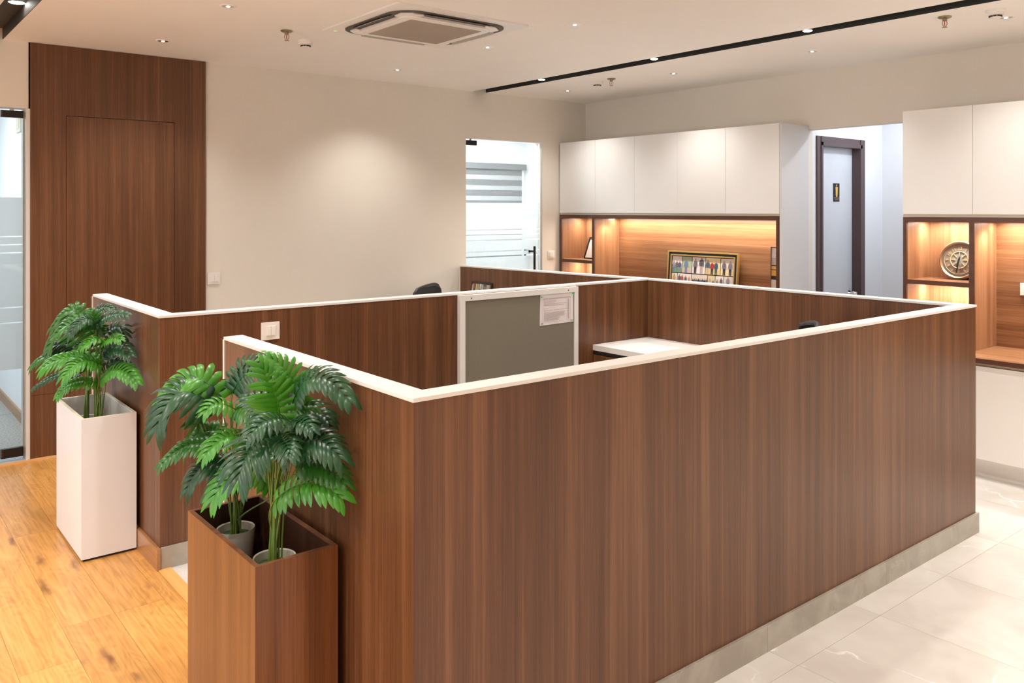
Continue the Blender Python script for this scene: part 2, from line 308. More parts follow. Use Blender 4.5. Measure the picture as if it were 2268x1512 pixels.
FRONDS = [
 ('A',(0.992, 2.762, 1.065),(0.917, 2.812, 1.149),(0.821, 2.883, 1.046),0.063,0),
 ('A',(0.97, 2.749, 1.048),(0.87, 2.778, 1.112),(0.8, 2.796, 0.988),0.075,2),
 ('A',(1.031, 2.692, 1.039),(0.962, 2.686, 1.078),(0.916, 2.677, 1.059),0.036,0),
 ('A',(1.025, 2.697, 1.05),(1.047, 2.618, 1.061),(1.046, 2.572, 1.008),0.051,1),
 ('A',(1.029, 2.759, 1.087),(1.069, 2.752, 1.174),(1.146, 2.709, 1.197),0.045,2),
 ('A',(1.025, 2.736, 1.095),(1.068, 2.69, 1.164),(1.143, 2.622, 1.145),0.060,2),
 ('A',(1.02, 2.763, 0.918),(0.967, 2.826, 0.966),(0.915, 2.883, 0.887),0.048,1),
 ('A',(0.986, 2.744, 0.909),(0.898, 2.774, 0.937),(0.811, 2.814, 0.869),0.036,1),
 ('A',(1.062, 2.656, 0.934),(0.977, 2.647, 0.979),(0.902, 2.65, 0.925),0.045,0),
 ('A',(1.022, 2.73, 0.835),(0.947, 2.77, 0.862),(0.894, 2.798, 0.774),0.051,2),
 ('A',(1.044, 2.689, 0.833),(0.984, 2.686, 0.839),(0.922, 2.697, 0.772),0.039,2),
 ('A',(1.129, 2.597, 0.809),(1.013, 2.608, 0.873),(0.916, 2.625, 0.787),0.060,0),
 ('A',(1.018, 2.76, 0.836),(0.993, 2.796, 0.874),(0.967, 2.828, 0.845),0.030,1),
 ('A',(1.049, 2.739, 0.918),(1.114, 2.707, 0.966),(1.15, 2.627, 0.902),0.051,2),
 ('A',(0.953, 2.809, 0.995),(0.944, 2.827, 1.008),(0.958, 2.823, 0.941),0.051,1),
 ('A',(1.059, 2.727, 1.046),(1.134, 2.682, 1.074),(1.15, 2.54, 1.023),0.054,2),
 ('B',(1.037, 2.395, 1.049),(1.022, 2.377, 1.143),(0.976, 2.39, 1.245),0.066,0),
 ('B',(1.082, 2.374, 1.128),(1.063, 2.379, 1.204),(1.01, 2.415, 1.26),0.052,0),
 ('B',(1.062, 2.352, 1.125),(1.095, 2.263, 1.215),(1.15, 2.146, 1.145),0.049,2),
 ('B',(1.085, 2.38, 1.133),(1.103, 2.365, 1.181),(1.136, 2.338, 1.226),0.019,2),
 ('B',(1.054, 2.327, 1.06),(0.975, 2.289, 1.106),(0.898, 2.273, 1.07),0.046,2),
 ('B',(1.051, 2.353, 1.065),(1.053, 2.279, 1.089),(1.06, 2.22, 1.074),0.036,2),
 ('B',(1.071, 2.372, 0.994),(1.088, 2.332, 1.04),(1.1, 2.303, 1.067),0.033,0),
 ('B',(1.066, 2.387, 0.971),(1.084, 2.362, 0.994),(1.103, 2.34, 1.023),0.027,1),
 ('B',(1.029, 2.34, 1.042),(0.929, 2.308, 1.033),(0.869, 2.271, 0.958),0.071,2),
 ('B',(1.002, 2.369, 1.02),(1.0, 2.268, 1.042),(0.984, 2.204, 1.014),0.041,2),
 ('B',(1.039, 2.363, 0.965),(1.079, 2.259, 1.034),(1.125, 2.167, 0.99),0.060,2),
 ('B',(1.075, 2.357, 0.929),(1.108, 2.289, 0.959),(1.15, 2.179, 0.905),0.052,1),
 ('B',(1.015, 2.382, 0.831),(1.068, 2.267, 0.908),(1.128, 2.164, 0.874),0.057,0),
 ('B',(1.034, 2.444, 1.026),(1.033, 2.476, 1.096),(0.986, 2.537, 1.12),0.049,2),
 ('B',(1.073, 2.401, 1.063),(1.131, 2.369, 1.094),(1.15, 2.286, 1.059),0.046,2),
 ('B',(1.04, 2.424, 0.954),(1.011, 2.458, 0.938),(1.024, 2.455, 0.867),0.036,1),
 ('B',(1.087, 2.401, 0.978),(1.141, 2.389, 1.041),(1.15, 2.316, 1.04),0.041,2),
 ('B',(1.045, 2.404, 1.053),(1.074, 2.371, 1.109),(1.124, 2.322, 1.111),0.041,1),
 ('C',(1.058, 4.6, 1.002),(1.021, 4.557, 1.057),(0.95, 4.561, 1.019),0.042,0),
 ('C',(1.054, 4.611, 1.006),(1.077, 4.53, 1.059),(1.105, 4.461, 1.056),0.042,0),
 ('C',(1.049, 4.615, 0.926),(0.919, 4.658, 0.964),(0.801, 4.707, 0.907),0.065,0),
 ('C',(1.049, 4.591, 0.918),(0.953, 4.576, 0.949),(0.872, 4.573, 0.875),0.060,0),
 ('C',(1.047, 4.608, 0.838),(1.109, 4.486, 0.91),(1.15, 4.314, 0.854),0.055,0),
 ('C',(1.035, 4.618, 0.824),(0.933, 4.628, 0.842),(0.856, 4.637, 0.773),0.042,0),
 ('C',(1.039, 4.646, 1.079),(1.07, 4.59, 1.162),(1.15, 4.491, 1.173),0.046,2),
 ('C',(1.067, 4.639, 0.95),(1.113, 4.591, 1.016),(1.15, 4.425, 0.97),0.055,2),
 ('C',(1.063, 4.65, 0.898),(1.129, 4.596, 0.926),(1.15, 4.541, 0.886),0.042,2),
 ('C',(1.029, 4.623, 1.094),(0.977, 4.593, 1.158),(0.898, 4.603, 1.074),0.046,2),
 ('C',(1.023, 4.662, 1.067),(0.956, 4.691, 1.134),(0.868, 4.743, 1.061),0.069,1),
 ('C',(1.07, 4.652, 1.052),(1.126, 4.617, 1.104),(1.15, 4.593, 1.052),0.051,2),
 ('C',(1.045, 4.664, 1.053),(1.045, 4.664, 1.123),(1.027, 4.679, 1.18),0.046,1),
 ('D',(1.046, 4.864, 0.982),(0.957, 4.905, 1.081),(0.875, 4.948, 0.965),0.077,1),
 ('D',(1.039, 4.885, 1.088),(0.981, 4.921, 1.166),(0.891, 4.987, 1.054),0.067,1),
 ('D',(1.069, 4.869, 1.106),(1.1, 4.843, 1.178),(1.149, 4.804, 1.171),0.043,2),
 ('D',(1.041, 4.891, 1.123),(1.003, 4.922, 1.154),(1.007, 4.919, 1.183),0.038,0),
 ('D',(1.01, 4.901, 0.909),(0.895, 4.973, 0.936),(0.805, 5.03, 0.866),0.043,1),
 ('D',(1.015, 4.896, 0.849),(0.904, 4.966, 0.823),(0.809, 5.027, 0.75),0.029,2),
 ('D',(1.023, 4.913, 0.833),(0.988, 4.952, 0.801),(0.955, 4.986, 0.751),0.029,2),
 ('D',(1.05, 4.884, 0.943),(0.947, 4.967, 0.991),(0.88, 5.022, 0.931),0.062,2),
 ('D',(1.049, 4.877, 0.896),(1.019, 4.891, 0.969),(0.924, 4.96, 0.922),0.058,2),
 ('D',(1.08, 4.871, 0.893),(1.139, 4.838, 0.963),(1.15, 4.68, 0.912),0.058,2),
]
# ------------------------------------------------------------------ mesh helpers
class MB:
    def __init__(s): s.v = []; s.f = []
    def box(s, x0, x1, y0, y1, z0, z1):
        if x0 > x1: x0, x1 = x1, x0
        if y0 > y1: y0, y1 = y1, y0
        if z0 > z1: z0, z1 = z1, z0
        i = len(s.v)
        s.v += [(x0, y0, z0), (x1, y0, z0), (x1, y1, z0), (x0, y1, z0), (x0, y0, z1), (x1, y0, z1), (x1, y1, z1), (x0, y1, z1)]
        s.f += [tuple(i + k for k in q) for q in ((0, 3, 2, 1), (4, 5, 6, 7), (0, 1, 5, 4), (1, 2, 6, 5), (2, 3, 7, 6), (3, 0, 4, 7))]
        return s
    def prism(s, pts, z0, z1):
        """pts counter clockwise (x,y); z0, z1 numbers or lists"""
        n = len(pts); i = len(s.v)
        za = z0 if isinstance(z0, (list, tuple)) else [z0] * n
        zb = z1 if isinstance(z1, (list, tuple)) else [z1] * n
        s.v += [(p[0], p[1], za[k]) for k, p in enumerate(pts)] + [(p[0], p[1], zb[k]) for k, p in enumerate(pts)]
        s.f.append(tuple(i + k for k in reversed(range(n)))); s.f.append(tuple(i + n + k for k in range(n)))
        for k in range(n): s.f.append((i + k, i + (k + 1) % n, i + n + (k + 1) % n, i + n + k))
        return s
    def lathe(s, prof, c=(0, 0, 0), seg=32, axis='z', mat=None):
        """prof: list of (r, h); closed at ends where r==0"""
        i = len(s.v); P = []
        for r, h in prof:
            for k in range(seg):
                a = 2 * PI * k / seg
                q = Vector((r * math.cos(a), r * math.sin(a), h))
                if axis == 'x': q = Vector((q.z, q.x, q.y))
                if axis == 'y': q = Vector((q.x, -q.z, q.y))
                if mat: q = mat @ q
                s.v.append((q.x + c[0], q.y + c[1], q.z + c[2]))
        for j in range(len(prof) - 1):
            for k in range(seg):
                a = i + j * seg + k; b = i + j * seg + (k + 1) % seg
                s.f.append((a, b, b + seg, a + seg))
        s.f.append(tuple(i + k for k in reversed(range(seg))))
        j = len(prof) - 1
        s.f.append(tuple(i + j * seg + k for k in range(seg)))
        return s
    def tube(s, pts, rad, seg=8):
        pts = [Vector(p) for p in pts]; n = len(pts)
        rr = rad if isinstance(rad, (list, tuple)) else [rad] * n
        i = len(s.v)
        up = Vector((0, 0, 1)); t0 = (pts[1] - pts[0]).normalized()
        if abs(t0.dot(up)) > .9: up = Vector((1, 0, 0))
        nr = t0.cross(up).normalized()
        for k in range(n):
            t = (pts[min(n - 1, k + 1)] - pts[max(0, k - 1)]).normalized()
            nr = (nr - t * nr.dot(t)).normalized(); bn = t.cross(nr)
            for q in range(seg):
                a = 2 * PI * q / seg; p = pts[k] + (nr * math.cos(a) + bn * math.sin(a)) * rr[k]
                s.v.append(tuple(p))
        for k in range(n - 1):
            for q in range(seg):
                a = i + k * seg + q; b = i + k * seg + (q + 1) % seg
                s.f.append((a, b, b + seg, a + seg))
        s.f.append(tuple(i + q for q in reversed(range(seg)))); s.f.append(tuple(i + (n - 1) * seg + q for q in range(seg)))
        return s
    def build(s, name, mat, parent=None, bevel=0, smooth=False, solid=0):
        off = Vector(parent.get('_loc', (0, 0, 0))) if parent else Vector((0, 0, 0))
        me = bpy.data.meshes.new(name)
        me.from_pydata([tuple(Vector(v) - off) for v in s.v], [], s.f); me.update()
        bm = bmesh.new(); bm.from_mesh(me)
        if solid == 0: bmesh.ops.recalc_face_normals(bm, faces=bm.faces)
        if bevel: bmesh.ops.bevel(bm, geom=list(bm.edges), offset=bevel, segments=2, affect='EDGES', profile=.6)
        bm.to_mesh(me); bm.free()
        if smooth:
            for p in me.polygons: p.use_smooth = True
            me.set_sharp_from_angle(angle=R(40))
        o = bpy.data.objects.new(name, me); C.objects.link(o)
        me.materials.append(M[mat] if isinstance(mat, str) else mat)
        if parent:
            o.parent = parent; o['_loc'] = tuple(off)
        return o
def B(*a): return MB().box(*a)

def thing(name, label, cat, loc=(0, 0, 0), group=None):
    o = bpy.data.objects.new(name, None); C.objects.link(o); o.location = loc
    o.empty_display_size = .1
    o['label'] = label; o['category'] = cat; o['_loc'] = tuple(float(v) for v in loc)
    if group: o['group'] = group
    return o
def tag(o, label, cat, group=None):
    o['label'] = label; o['category'] = cat
    if group: o['group'] = group
    return o
def struct(o, label, cat='wall'):
    o['kind'] = 'structure'; o['label'] = label; o['category'] = cat
    return o
def sthing(name, label, cat, loc=(0, 0, 0)):
    o = thing(name, label, cat, loc); o['kind'] = 'structure'; return o
def dup(root, loc, label, group=None):
    r = root.copy(); C.objects.link(r); r.location = loc; r['_loc'] = tuple(float(v) for v in loc)
    r['label'] = label
    if group: r['group'] = group
    for ch in list(root.children):
        c = ch.copy(); C.objects.link(c); c.parent = r
        for g in list(ch.children):
            d = g.copy(); C.objects.link(d); d.parent = c
    return r

# ------------------------------------------------------------------ shell
X0, X1, Y0, Y1 = -3.6, 6.27, -3.5, 6.49
WT = .11
w_ = MB()
w_.box(X0, .06, Y1, Y1 + WT, 0, 2.93).box(.06, 1.034, Y1, Y1 + WT, 2.39, 2.93).box(1.026, 4.688, Y1, Y1 + WT, 0, 2.93)
w_.box(4.688, 5.654, Y1, Y1 + WT, 2.39, 2.93).box(5.654, X1 + .1, Y1, Y1 + WT, 0, 2.93)
struct(w_.build('wall_back', 'cream'), 'cream painted back wall with two glass door openings')
w_ = MB()
w_.box(X1, X1 + .1, Y0, 2.868, 0, 2.93).box(X1, X1 + .1, 2.868, 3.866, 2.365, 2.93).box(X1, X1 + .1, 3.866, Y1, 0, 2.93)
struct(w_.build('wall_right', 'cream'), 'cream painted right wall above the white cabinets, with a corridor opening')
struct(MB().box(X0 - .1, X0, Y0, -2.9, 0, 2.93).box(X0 - .1, X0, 5.9, Y1 + WT, 0, 2.93).box(X0 - .1, X0, -2.9, 5.9, 0, .25).box(X0 - .1, X0, -2.9, 5.9, 2.65, 2.93).build('wall_left', 'cream'), 'cream wall with a wide window opening added for fill light, left of the camera and outside the picture')
wn = sthing('fill_window', 'wide window added for fill light, left of the camera, outside the picture', 'window', (X0, -2.9, .25))  # unseen window, added to let in fill light from the left
for k in range(8): B(X0 - .06, X0 - .02, -2.9 + k * 1.25, -2.85 + k * 1.25, .25, 2.65).build('window_frame', 'alu', wn)
for z in (.25, 2.60): B(X0 - .06, X0 - .02, -2.85, 5.85, z, z + .05).build('window_frame', 'alu', wn)
struct(B(X0, X1 + .1, Y0 - .1, Y0, 0, 2.93).build('wall_front', 'cream'), 'cream painted wall behind the camera, outside the picture')
c_ = MB()
c_.box(X0, .717, Y0, Y1, CZ, CZ + .1).box(.877, 4.77, Y0, Y1, CZ, CZ + .1).box(4.93, X1, Y0, Y1, CZ, CZ + .1)
struct(c_.build('ceiling', 'ceil'), 'white plaster ceiling with black light channels', 'ceiling')
# black channels
def channel(n, xa, xb, mat, label):
    t = sthing('trim_%d' % n, label, 'ceiling channel', (xa, Y0, CZ))
    B(xa - .02, xb + .02, Y0, Y1, CZ + .075, CZ + .095).build('channel_top', mat, t)
    B(xb - .004, xb - .0005, Y0, Y1 - .001, CZ, CZ + .075).build('channel_side', mat, t)
    B(xa + .0005, xa + .004, Y0, Y1 - .001, CZ, CZ + .075).build('channel_side', mat, t)
channel(1, .717, .877, 'rail_brown', 'dark recessed light channel in the ceiling at the upper left corner')
channel(2, 4.77, 4.93, 'rail', 'black light channel running diagonally across the ceiling on the right')

# floor: sub floor, tiles and planks
fl = sthing('floor', 'main floor: pale marble tiles on the right, honey oak planks on the left', 'floor')
B(X0, X1 + 1.4, Y0, Y1, -.06, -.0118).build('sub_floor', 'grout', fl)
tile_me = None
gx = [1.245] + [2.80 - .61 + .61 * k for k in range(0, 9)]
gx = [x for x in gx if x < 7.6]; 
gy = [1.757 + .61 * k for k in range(-9, 8)] + [Y1]
J = .0007
tiles = {}
for a in range(len(gx)):
    x0 = gx[a]; x1 = gx[a + 1] if a + 1 < len(gx) else X1
    for b in range(len(gy) - 1):
        y0, y1 = max(gy[b], Y0), gy[b + 1]
        if y1 - y0 < .02: continue
        k = (round(x1 - x0, 3), round(y1 - y0, 3))
        if k not in tiles:
            o = B(J, k[0] - J, J, k[1] - J, -.012, 0).build('tile', 'tile', fl)
            tiles[k] = o
        else:
            o = tiles[k].copy(); C.objects.link(o)
        o.location = (x0, y0, 0)
for b, (y0, y1) in enumerate(((2.87, 3.37), (3.37, 3.865))):
    for a in range(2):
        o = B(J, .61 - J, J, .5 - J, -.012, 0).build('tile', 'tile', fl); o.location = (X1 + .02 + a * .61, y0, 0)
plank_o = {}
px0 = 1.19
rng = random.Random(3)
offs = {}
xi = 0
xs = [1.185, 1.12] + [.92 - .2 * k for k in range(24)]
for a in range(len(xs) - 1):
    xb, xa = xs[a], max(xs[a + 1], X0)
    if xb - xa < .02: continue
    st = {0: 1.9, 1: 3.8, 2: 5.0, 3: 3.5}.get(a, rng.uniform(0, 1.2)) % 1.2
    y = Y0 - 1.2 + st - (Y0 % 1.2) 
    while y < 6.44:
        ya, yb = max(y, Y0), min(y + 1.2, 6.44)
        y += 1.2
        if yb - ya < .02: continue
        k = (round(xb - xa, 3), round(yb - ya, 3))
        if k not in plank_o:
            o = B(.0005, k[0] - .0005, .0005, k[1] - .0005, -.012, 0).build('plank', 'oak', fl); plank_o[k] = o
        else:
            o = plank_o[k].copy(); C.objects.link(o)
        o.location = (xa, ya, -rng.random() * .0003)
B(1.186, 1.244, Y0, 6.44, -.011, .004).build('threshold_strip', 'oak_trim', fl)
B(X0, 1.19, 6.441, 6.486, -.011, .010).build('edge_strip', 'oak_trim_x', fl, bevel=.003)

# wood wall cladding with concealed door
cl = sthing('trim_3', 'walnut laminate wall panelling around the concealed door, left of the cream wall', 'wall panelling', (1.034, 6.48, 0))
g = .003
for (xa, xb, za, zb) in ((1.034, 1.255 - g, 0, .437), (1.034, 1.255 - g, .439, 2.357), (1.034, 2.216, 2.357, CZ - .004), (1.981 + g, 2.216, 0, 2.357)):
    B(xa, xb, 6.474, 6.489, za, zb).build('panel', 'walnut_wall', cl)
B(1.034, 2.216, 6.4835, 6.4895, 0, CZ - .002).build('backing_board', 'black', cl)
dr = sthing('door_3', 'concealed walnut laminate door flush in the wood panelling', 'door', (1.255, 6.48, 0))
B(1.255, 1.981, 6.474, 6.483, 0, 2.353).build('door_leaf', 'walnut_wall', dr)

# ------------------------------------------------------------------ glass doors and the rooms behind them
def glass_door(n, xa, xb, label, fit_x, handle, frost_bands, fmat):
    t = sthing('door_%d' % n, label, 'door', (xa, 6.53, 0))
    gl = B(xa + .006, xb - .012, 6.525, 6.535, .012, 2.375).build('glass_pane', 'glass', t)
    for za, zb in frost_bands:
        B(xa + .006, xb - .012, 6.5355, 6.5365, za, zb).build('frosted_band', fmat, t)
    fa, fb = fit_x
    for za, zb in ((2.325, 2.372), (.03, .092)):
        f = B(fa, fb, 6.512, 6.548, za, zb).build('patch_fitting', 'blackmetal', t, bevel=.002)
        e = fb - .008 if abs(fa - xa) < .02 else fa + .002
        B(e, e + .006, 6.509, 6.5115, za + .006, zb - .006).build('fitting_end', 'walnut_dark', f)
    B((fa + fb) / 2 - .012, (fa + fb) / 2 + .012, 6.52, 6.54, 2.372, 2.390).build('pivot_pin', 'steel', t)
    if handle:
        h = MB().tube([(handle, 6.455, .88), (handle, 6.455, 1.333)], .0125, 10).build('pull_handle', 'blackmetal', t, smooth=True)
        for z in (1.29 - .01, .93):
            MB().lathe([(.011, 0), (.011, .07)], (handle, 6.525, z), 12, 'y').build('standoff', 'blackmetal', h, smooth=True)
        h2 = MB().tube([(handle, 6.605, .88), (handle, 6.605, 1.333)], .0125, 10).build('pull_handle', 'blackmetal', t, smooth=True)
        for z in (1.28, .93):
            MB().lathe([(.013, 0), (.013, .07)], (handle, 6.605, z), 12, 'y').build('standoff', 'blackmetal', h2, smooth=True)
    return t
bandsR = [(1.511, 1.771), (1.459, 1.499), (1.409, 1.4535), (1.298, 1.397), (1.249, 1.2875), (.25, 1.237)]
glass_door(2, 4.688, 5.654, 'bright glass door with frosted film and black pull handle, beside the white cabinets', (4.692, 4.835), 5.52, bandsR, 'frost')
bandsL = [(1.525, 1.785), (1.47, 1.517), (1.415, 1.462), (1.045, 1.407), (.941, 1.037), (.621, .933)]
d1 = glass_door(1, .06, 1.014, 'glass door with frosted film at the left edge, beside the wood panelling', (.867, 1.0), None, bandsL, 'frost2')
B(1.010, 1.0335, 6.478, 6.535, .012, 2.388).build('side_profile', 'alu', d1)
B(.0, 1.012, 6.489, 6.60, -.004, .008).build('sill', 'jamb', d1)
B(1.0, 1.012, 6.536, 6.60, 0, 2.389).build('jamb', 'alu', d1)
struct(MB().box(.055, 1.03, 6.49, 6.60, 2.388, 2.3895).build('trim_4', 'cool_white'), 'thin white lining above the left glass door', 'trim')

# side room (right glass door)
t = sthing('wall_side_room', 'bright white walls of the room behind the right glass door', 'wall')
B(4.2, 7.62, 9.0, 9.1, 0, 2.9).build('end_wall', 'cool_white', t)
B(7.52, 7.62, 6.6, 9.0, 0, 2.9).build('side_wall', 'cool_white', t)
B(4.2, 4.3, 6.6, 9.0, 0, 2.9).build('side_wall', 'cool_white', t)
B(4.3, 7.52, 6.6, 6.61, 2.392, 2.9).build('inner_face', 'cool_white', t)
B(5.68, 7.52, 6.602, 6.61, 0, 2.9).build('inner_face', 'cool_white', t)
struct(B(4.2, 7.62, 6.5, 9.1, -.06, -.002).build('floor', 'tile'), 'pale floor of the room behind the right glass door', 'floor')
struct(B(4.2, 7.62, 6.6, 9.1, 2.84, 2.9).build('ceiling', 'cool_white'), 'white ceiling of the room behind the right glass door', 'ceiling')
wn = sthing('window_1', 'window behind the grey striped blind in the room past the glass door', 'window', (6.4, 8.99, .95))
for a in ((5.95, 7.46, .93, .98), (5.95, 7.46, 2.26, 2.30), (5.95, 5.99, .98, 2.26), (7.42, 7.46, .98, 2.26)):
    B(a[0], a[1], 8.955, 8.999, a[2], a[3]).build('window_frame', 'plastic_w', wn)
B(5.99, 7.42, 8.98, 8.99, .98, 2.26).build('pane', 'glass', wn)
bl = thing('zebra_blind', 'grey and white striped roller blind behind the right glass door', 'blind', (6.7, 8.93, 2.3))
B(5.95, 7.46, 8.89, 8.95, 2.25, 2.33).build('head_rail', 'blind_d', bl, bevel=.006)
z = 2.25; k = 0
while z > .98:
    h = .078 if k % 2 == 0 else .062
    B(5.95, 7.40, 8.925 if k % 2 else 8.922, 8.928, max(.96, z - h), z).build('slat', 'blind_d' if k % 2 == 0 else 'blind_l', bl)
    z -= h; k += 1
B(5.95, 7.40, 8.915, 8.935, .94, .965).build('bottom_rail', 'blind_d', bl)
# meeting room (left glass door)
t = sthing('wall_meeting_room', 'pale grey walls of the carpeted room behind the left glass door', 'wall')
B(1.17, 1.25, 6.6, 10.0, 0, 2.9).build('side_wall', 'cool_white', t)
B(-1.6, 1.25, 10.0, 10.1, 0, 2.9).build('end_wall', 'cool_white', t)
B(-1.7, -1.6, 6.6, 10.0, 0, 2.9).build('side_wall', 'cool_white', t)
struct(B(1.155, 1.17, 6.61, 10.0, 0, .085).build('baseboard_meeting_room', 'wood_skirt'), 'brown wood skirting seen low through the left glass door', 'skirting')
mf = sthing('floor', 'grey carpet tile floor behind the left glass door', 'floor')
B(-1.6, 1.17, 6.601, 10.0, -.02, .0).build('carpet_base', 'carpet', mf)
rc = random.Random(5)
for i in range(5):
    for j in range(7):
        xa, ya = -1.3 + i * .5, 6.60 + j * .5
        if xa + .5 > 1.16: continue
        o = B(xa + .002, min(1.155, xa + .498), ya + .002, ya + .498, 0, .005).build('carpet_tile', 'carpet', mf)
        for q in range(2):
            sx = xa + rc.uniform(.04, .45); sy = ya + rc.uniform(.02, .2)
            if (i + j) % 2 == 0: B(sx, sx + .006, sy, sy + .26, .005, .0065).build('stripe', 'plantedge' if q else 'blind_d', o)
            else: B(xa + .02, xa + .3, sy + .1, sy + .106, .005, .0065).build('stripe', 'plantedge' if q else 'blind_d', o)
struct(B(-1.7, 1.25, 6.6, 10.1, 2.84, 2.9).build('ceiling', 'cool_white'), 'ceiling of the carpeted room behind the left glass door', 'ceiling')
sp = thing('wall_plate', 'small beige square plate high on the wall behind the left glass door', 'wall plate', (1.165, 7.8, 2.40))
B(1.158, 1.17, 7.71, 7.90, 2.33, 2.47).build('cover_plate', 'edge_beige', sp, bevel=.003)
B(1.155, 1.158, 7.75, 7.86, 2.36, 2.44).build('cover_face', 'edge_beige', sp, bevel=.001)

# corridor
t = sthing('wall_corridor', 'cool white walls of the corridor to the toilet door', 'wall')
B(X1 + .1, 6.42, 3.866, 3.96, 0, 2.9).build('side_wall', 'cool_white', t)
B(7.205, 7.64, 3.866, 3.96, 0, 2.9).build('side_wall', 'cool_white', t)
B(6.42, 7.205, 3.866, 3.96, 2.328, 2.9).build('side_wall', 'cool_white', t)
B(7.54, 7.64, 2.77, 3.866, 0, 2.9).build('end_wall', 'cool_white', t)
B(X1 + .1, 7.64, 2.77, 2.868, 0, 2.9).build('side_wall', 'cool_white', t)
B(6.3, 7.7, 4.0, 4.1, 0, 2.9).build('rear_wall', 'cool_white', t)
struct(B(X1, 7.64, 2.77, 4.1, 2.84, 2.9).build('ceiling', 'cool_white'), 'ceiling of the corridor to the toilet door', 'ceiling')
dr = sthing('door_4', 'pale grey toilet door in a dark brown frame at the end of the corridor', 'door', (6.42, 3.87, 0))
for (xa, xb, za, zb) in ((6.42, 6.505, 0, 2.326), (7.12, 7.205, 0, 2.326), (6.505, 7.12, 2.246, 2.326)):
    B(xa, xb, 3.852, 3.93, za, zb).build('door_frame', 'toilet_frame', dr, bevel=.004)
    B(xa + (.055 if xa < 6.5 else 0), xb - (.055 if xa > 7 else 0) , 3.846, 3.852, za, zb if zb > za + 1 else zb - .05).build('frame_bead', 'toilet_frame', dr, bevel=.002) if xa != 6.505 else B(6.475, 7.15, 3.846, 3.852, 2.246, 2.28).build('frame_bead', 'toilet_frame', dr, bevel=.002)
lf = B(6.507, 7.118, 3.93, 3.965, .01, 2.250).build('door_leaf', 'toilet_leaf', dr)
kn = MB().lathe([(0.0001, -.075), (.018, -.072), (.026, -.06), (.026, -.048), (.014, -.035), (.012, -.008), (.028, -.006), (.028, .0)], (7.06, 3.93, .955), 20, 'y', None)
kn.v = [(x, 2 * 3.93 - y, z) for x, y, z in kn.v]
kn.build('door_knob', 'chrome', lf, smooth=True)
sg = thing('toilet_sign', 'small black toilet sign with a gold man figure on the grey door', 'sign', (6.84, 3.93, 1.85))
B(6.80, 6.90, 3.9255, 3.9295, 1.775, 1.935).build('sign_plate', 'black', sg, bevel=.001)
fm = MB()
fm.lathe([(.0001, 0), (.0095, .0), (.0095, .002)], (6.85, 3.9255, 1.922 - .008), 16, 'y')
for zz0, zz1, h0, h1 in ((1.872, 1.902, .016, .020), (1.840, 1.872, .015, .016), (1.815, 1.840, .009, .015)):
    i = len(fm.v)
    for yy in (3.9235, 3.9255):
        fm.v += [(6.85 - h0, yy, zz0), (6.85 + h0, yy, zz0), (6.85 + h1, yy, zz1), (6.85 - h1, yy, zz1)]
    fm.f += [tuple(i + q for q in w2) for w2 in ((0, 1, 2, 3), (7, 6, 5, 4), (0, 4, 5, 1), (1, 5, 6, 2), (2, 6, 7, 3), (3, 7, 4, 0))]
fm.build('man_figure', 'gold', sg)
tx = MB()
for row, (z, hw) in enumerate(((1.802, .040), (1.788, .028))):
    x = 6.85 - hw
    while x < 6.85 + hw:
        tx.box(x, x + .005, 3.924, 3.9255, z, z + .008); x += .0085
tx.build('lettering', 'goldd', sg)

# ------------------------------------------------------------------ cubicle partitions
T = 1.2; TC = T - .012
def cap(parent, pts, z1=None, z0=None, mat='cap'):
    n = len(pts)
    a = z0 if z0 is not None else TC; b = z1 if z1 is not None else T
    return MB().prism(pts, a, b).build('cap', mat, parent, bevel=.0012)
ox0, oy0, ox1 = 1.194, 1.891, 4.690
t = thing('partition', 'long walnut laminate cubicle partition with white cap in the foreground, with its short left wing', 'partition', (1.2, 1.9, 0))
e = .005
B(ox0 + e, ox1 - e, oy0 + e, oy0 + .074, .0, TC).build('panel', 'walnut', t)
B(ox0 + e, ox0 + .074, oy0 + .074, 3.279, .0, TC).build('panel', 'walnut_b', t)
cap(t, [(ox0, oy0), (ox1, oy0), (ox1 - .079, oy0 + .079), (ox0 + .079, oy0 + .079)])
cap(t, [(ox0, oy0), (ox0 + .079, oy0 + .079), (ox0 + .079, 3.291), (ox0, 3.285)])
B(ox0 - .0005, ox0 + .0765, 3.2785, 3.2915, .10, TC).build('edge_trim', 'capedge', t)
xs_ = [1.202, 1.87, 2.79, 3.71, 4.702]
for a in range(4):
    B(xs_[a], xs_[a + 1] - .0012, oy0 - .008, oy0 + .0045, 0, .103).build('skirting_tile', 'stone', t, bevel=.0008)
ys_ = [oy0 - .008, 2.8, 3.7, 4.6, 5.5, 6.2]
B(ox0 - .010, ox0 + .0045, oy0 - .008, 3.28, 0, .10).build('skirting_board', 'wood_skirt', t, bevel=.001)

t = thing('partition', 'right hand walnut partition with white cap running back to the cream wall', 'partition', (4.6, 1.97, 0))
ze = 1.176
def zt(y): return T if y < 4.12 else T + (ze - T) * (y - 4.12) / (6.49 - 4.12)
for ya, yb in ((oy0 + .079, 4.12), (4.12, 6.487)):
    MB().prism([(4.616, ya), (4.685, ya), (4.685, yb), (4.616, yb)], 0, [zt(ya) - .012, zt(ya) - .012, zt(yb) - .012, zt(yb) - .012]).build('panel', 'walnut_b', t)
cap(t, [(ox1, oy0 + .0005), (ox1, 4.12), (4.611, 4.12), (4.611, oy0 + .080)])
cap(t, [(ox1, 4.12), (ox1, 6.488), (4.611, 6.488), (4.611, 4.2), (4.611, 4.12)], [zt(4.12), ze, ze, zt(4.2), zt(4.12)], [zt(4.12) - .012, ze - .012, ze - .012, zt(4.2) - .012, zt(4.12) - .012])
B(4.6105, 4.618, 6.479, 6.4885, .1, ze - .012).build('edge_trim', 'capedge', t)
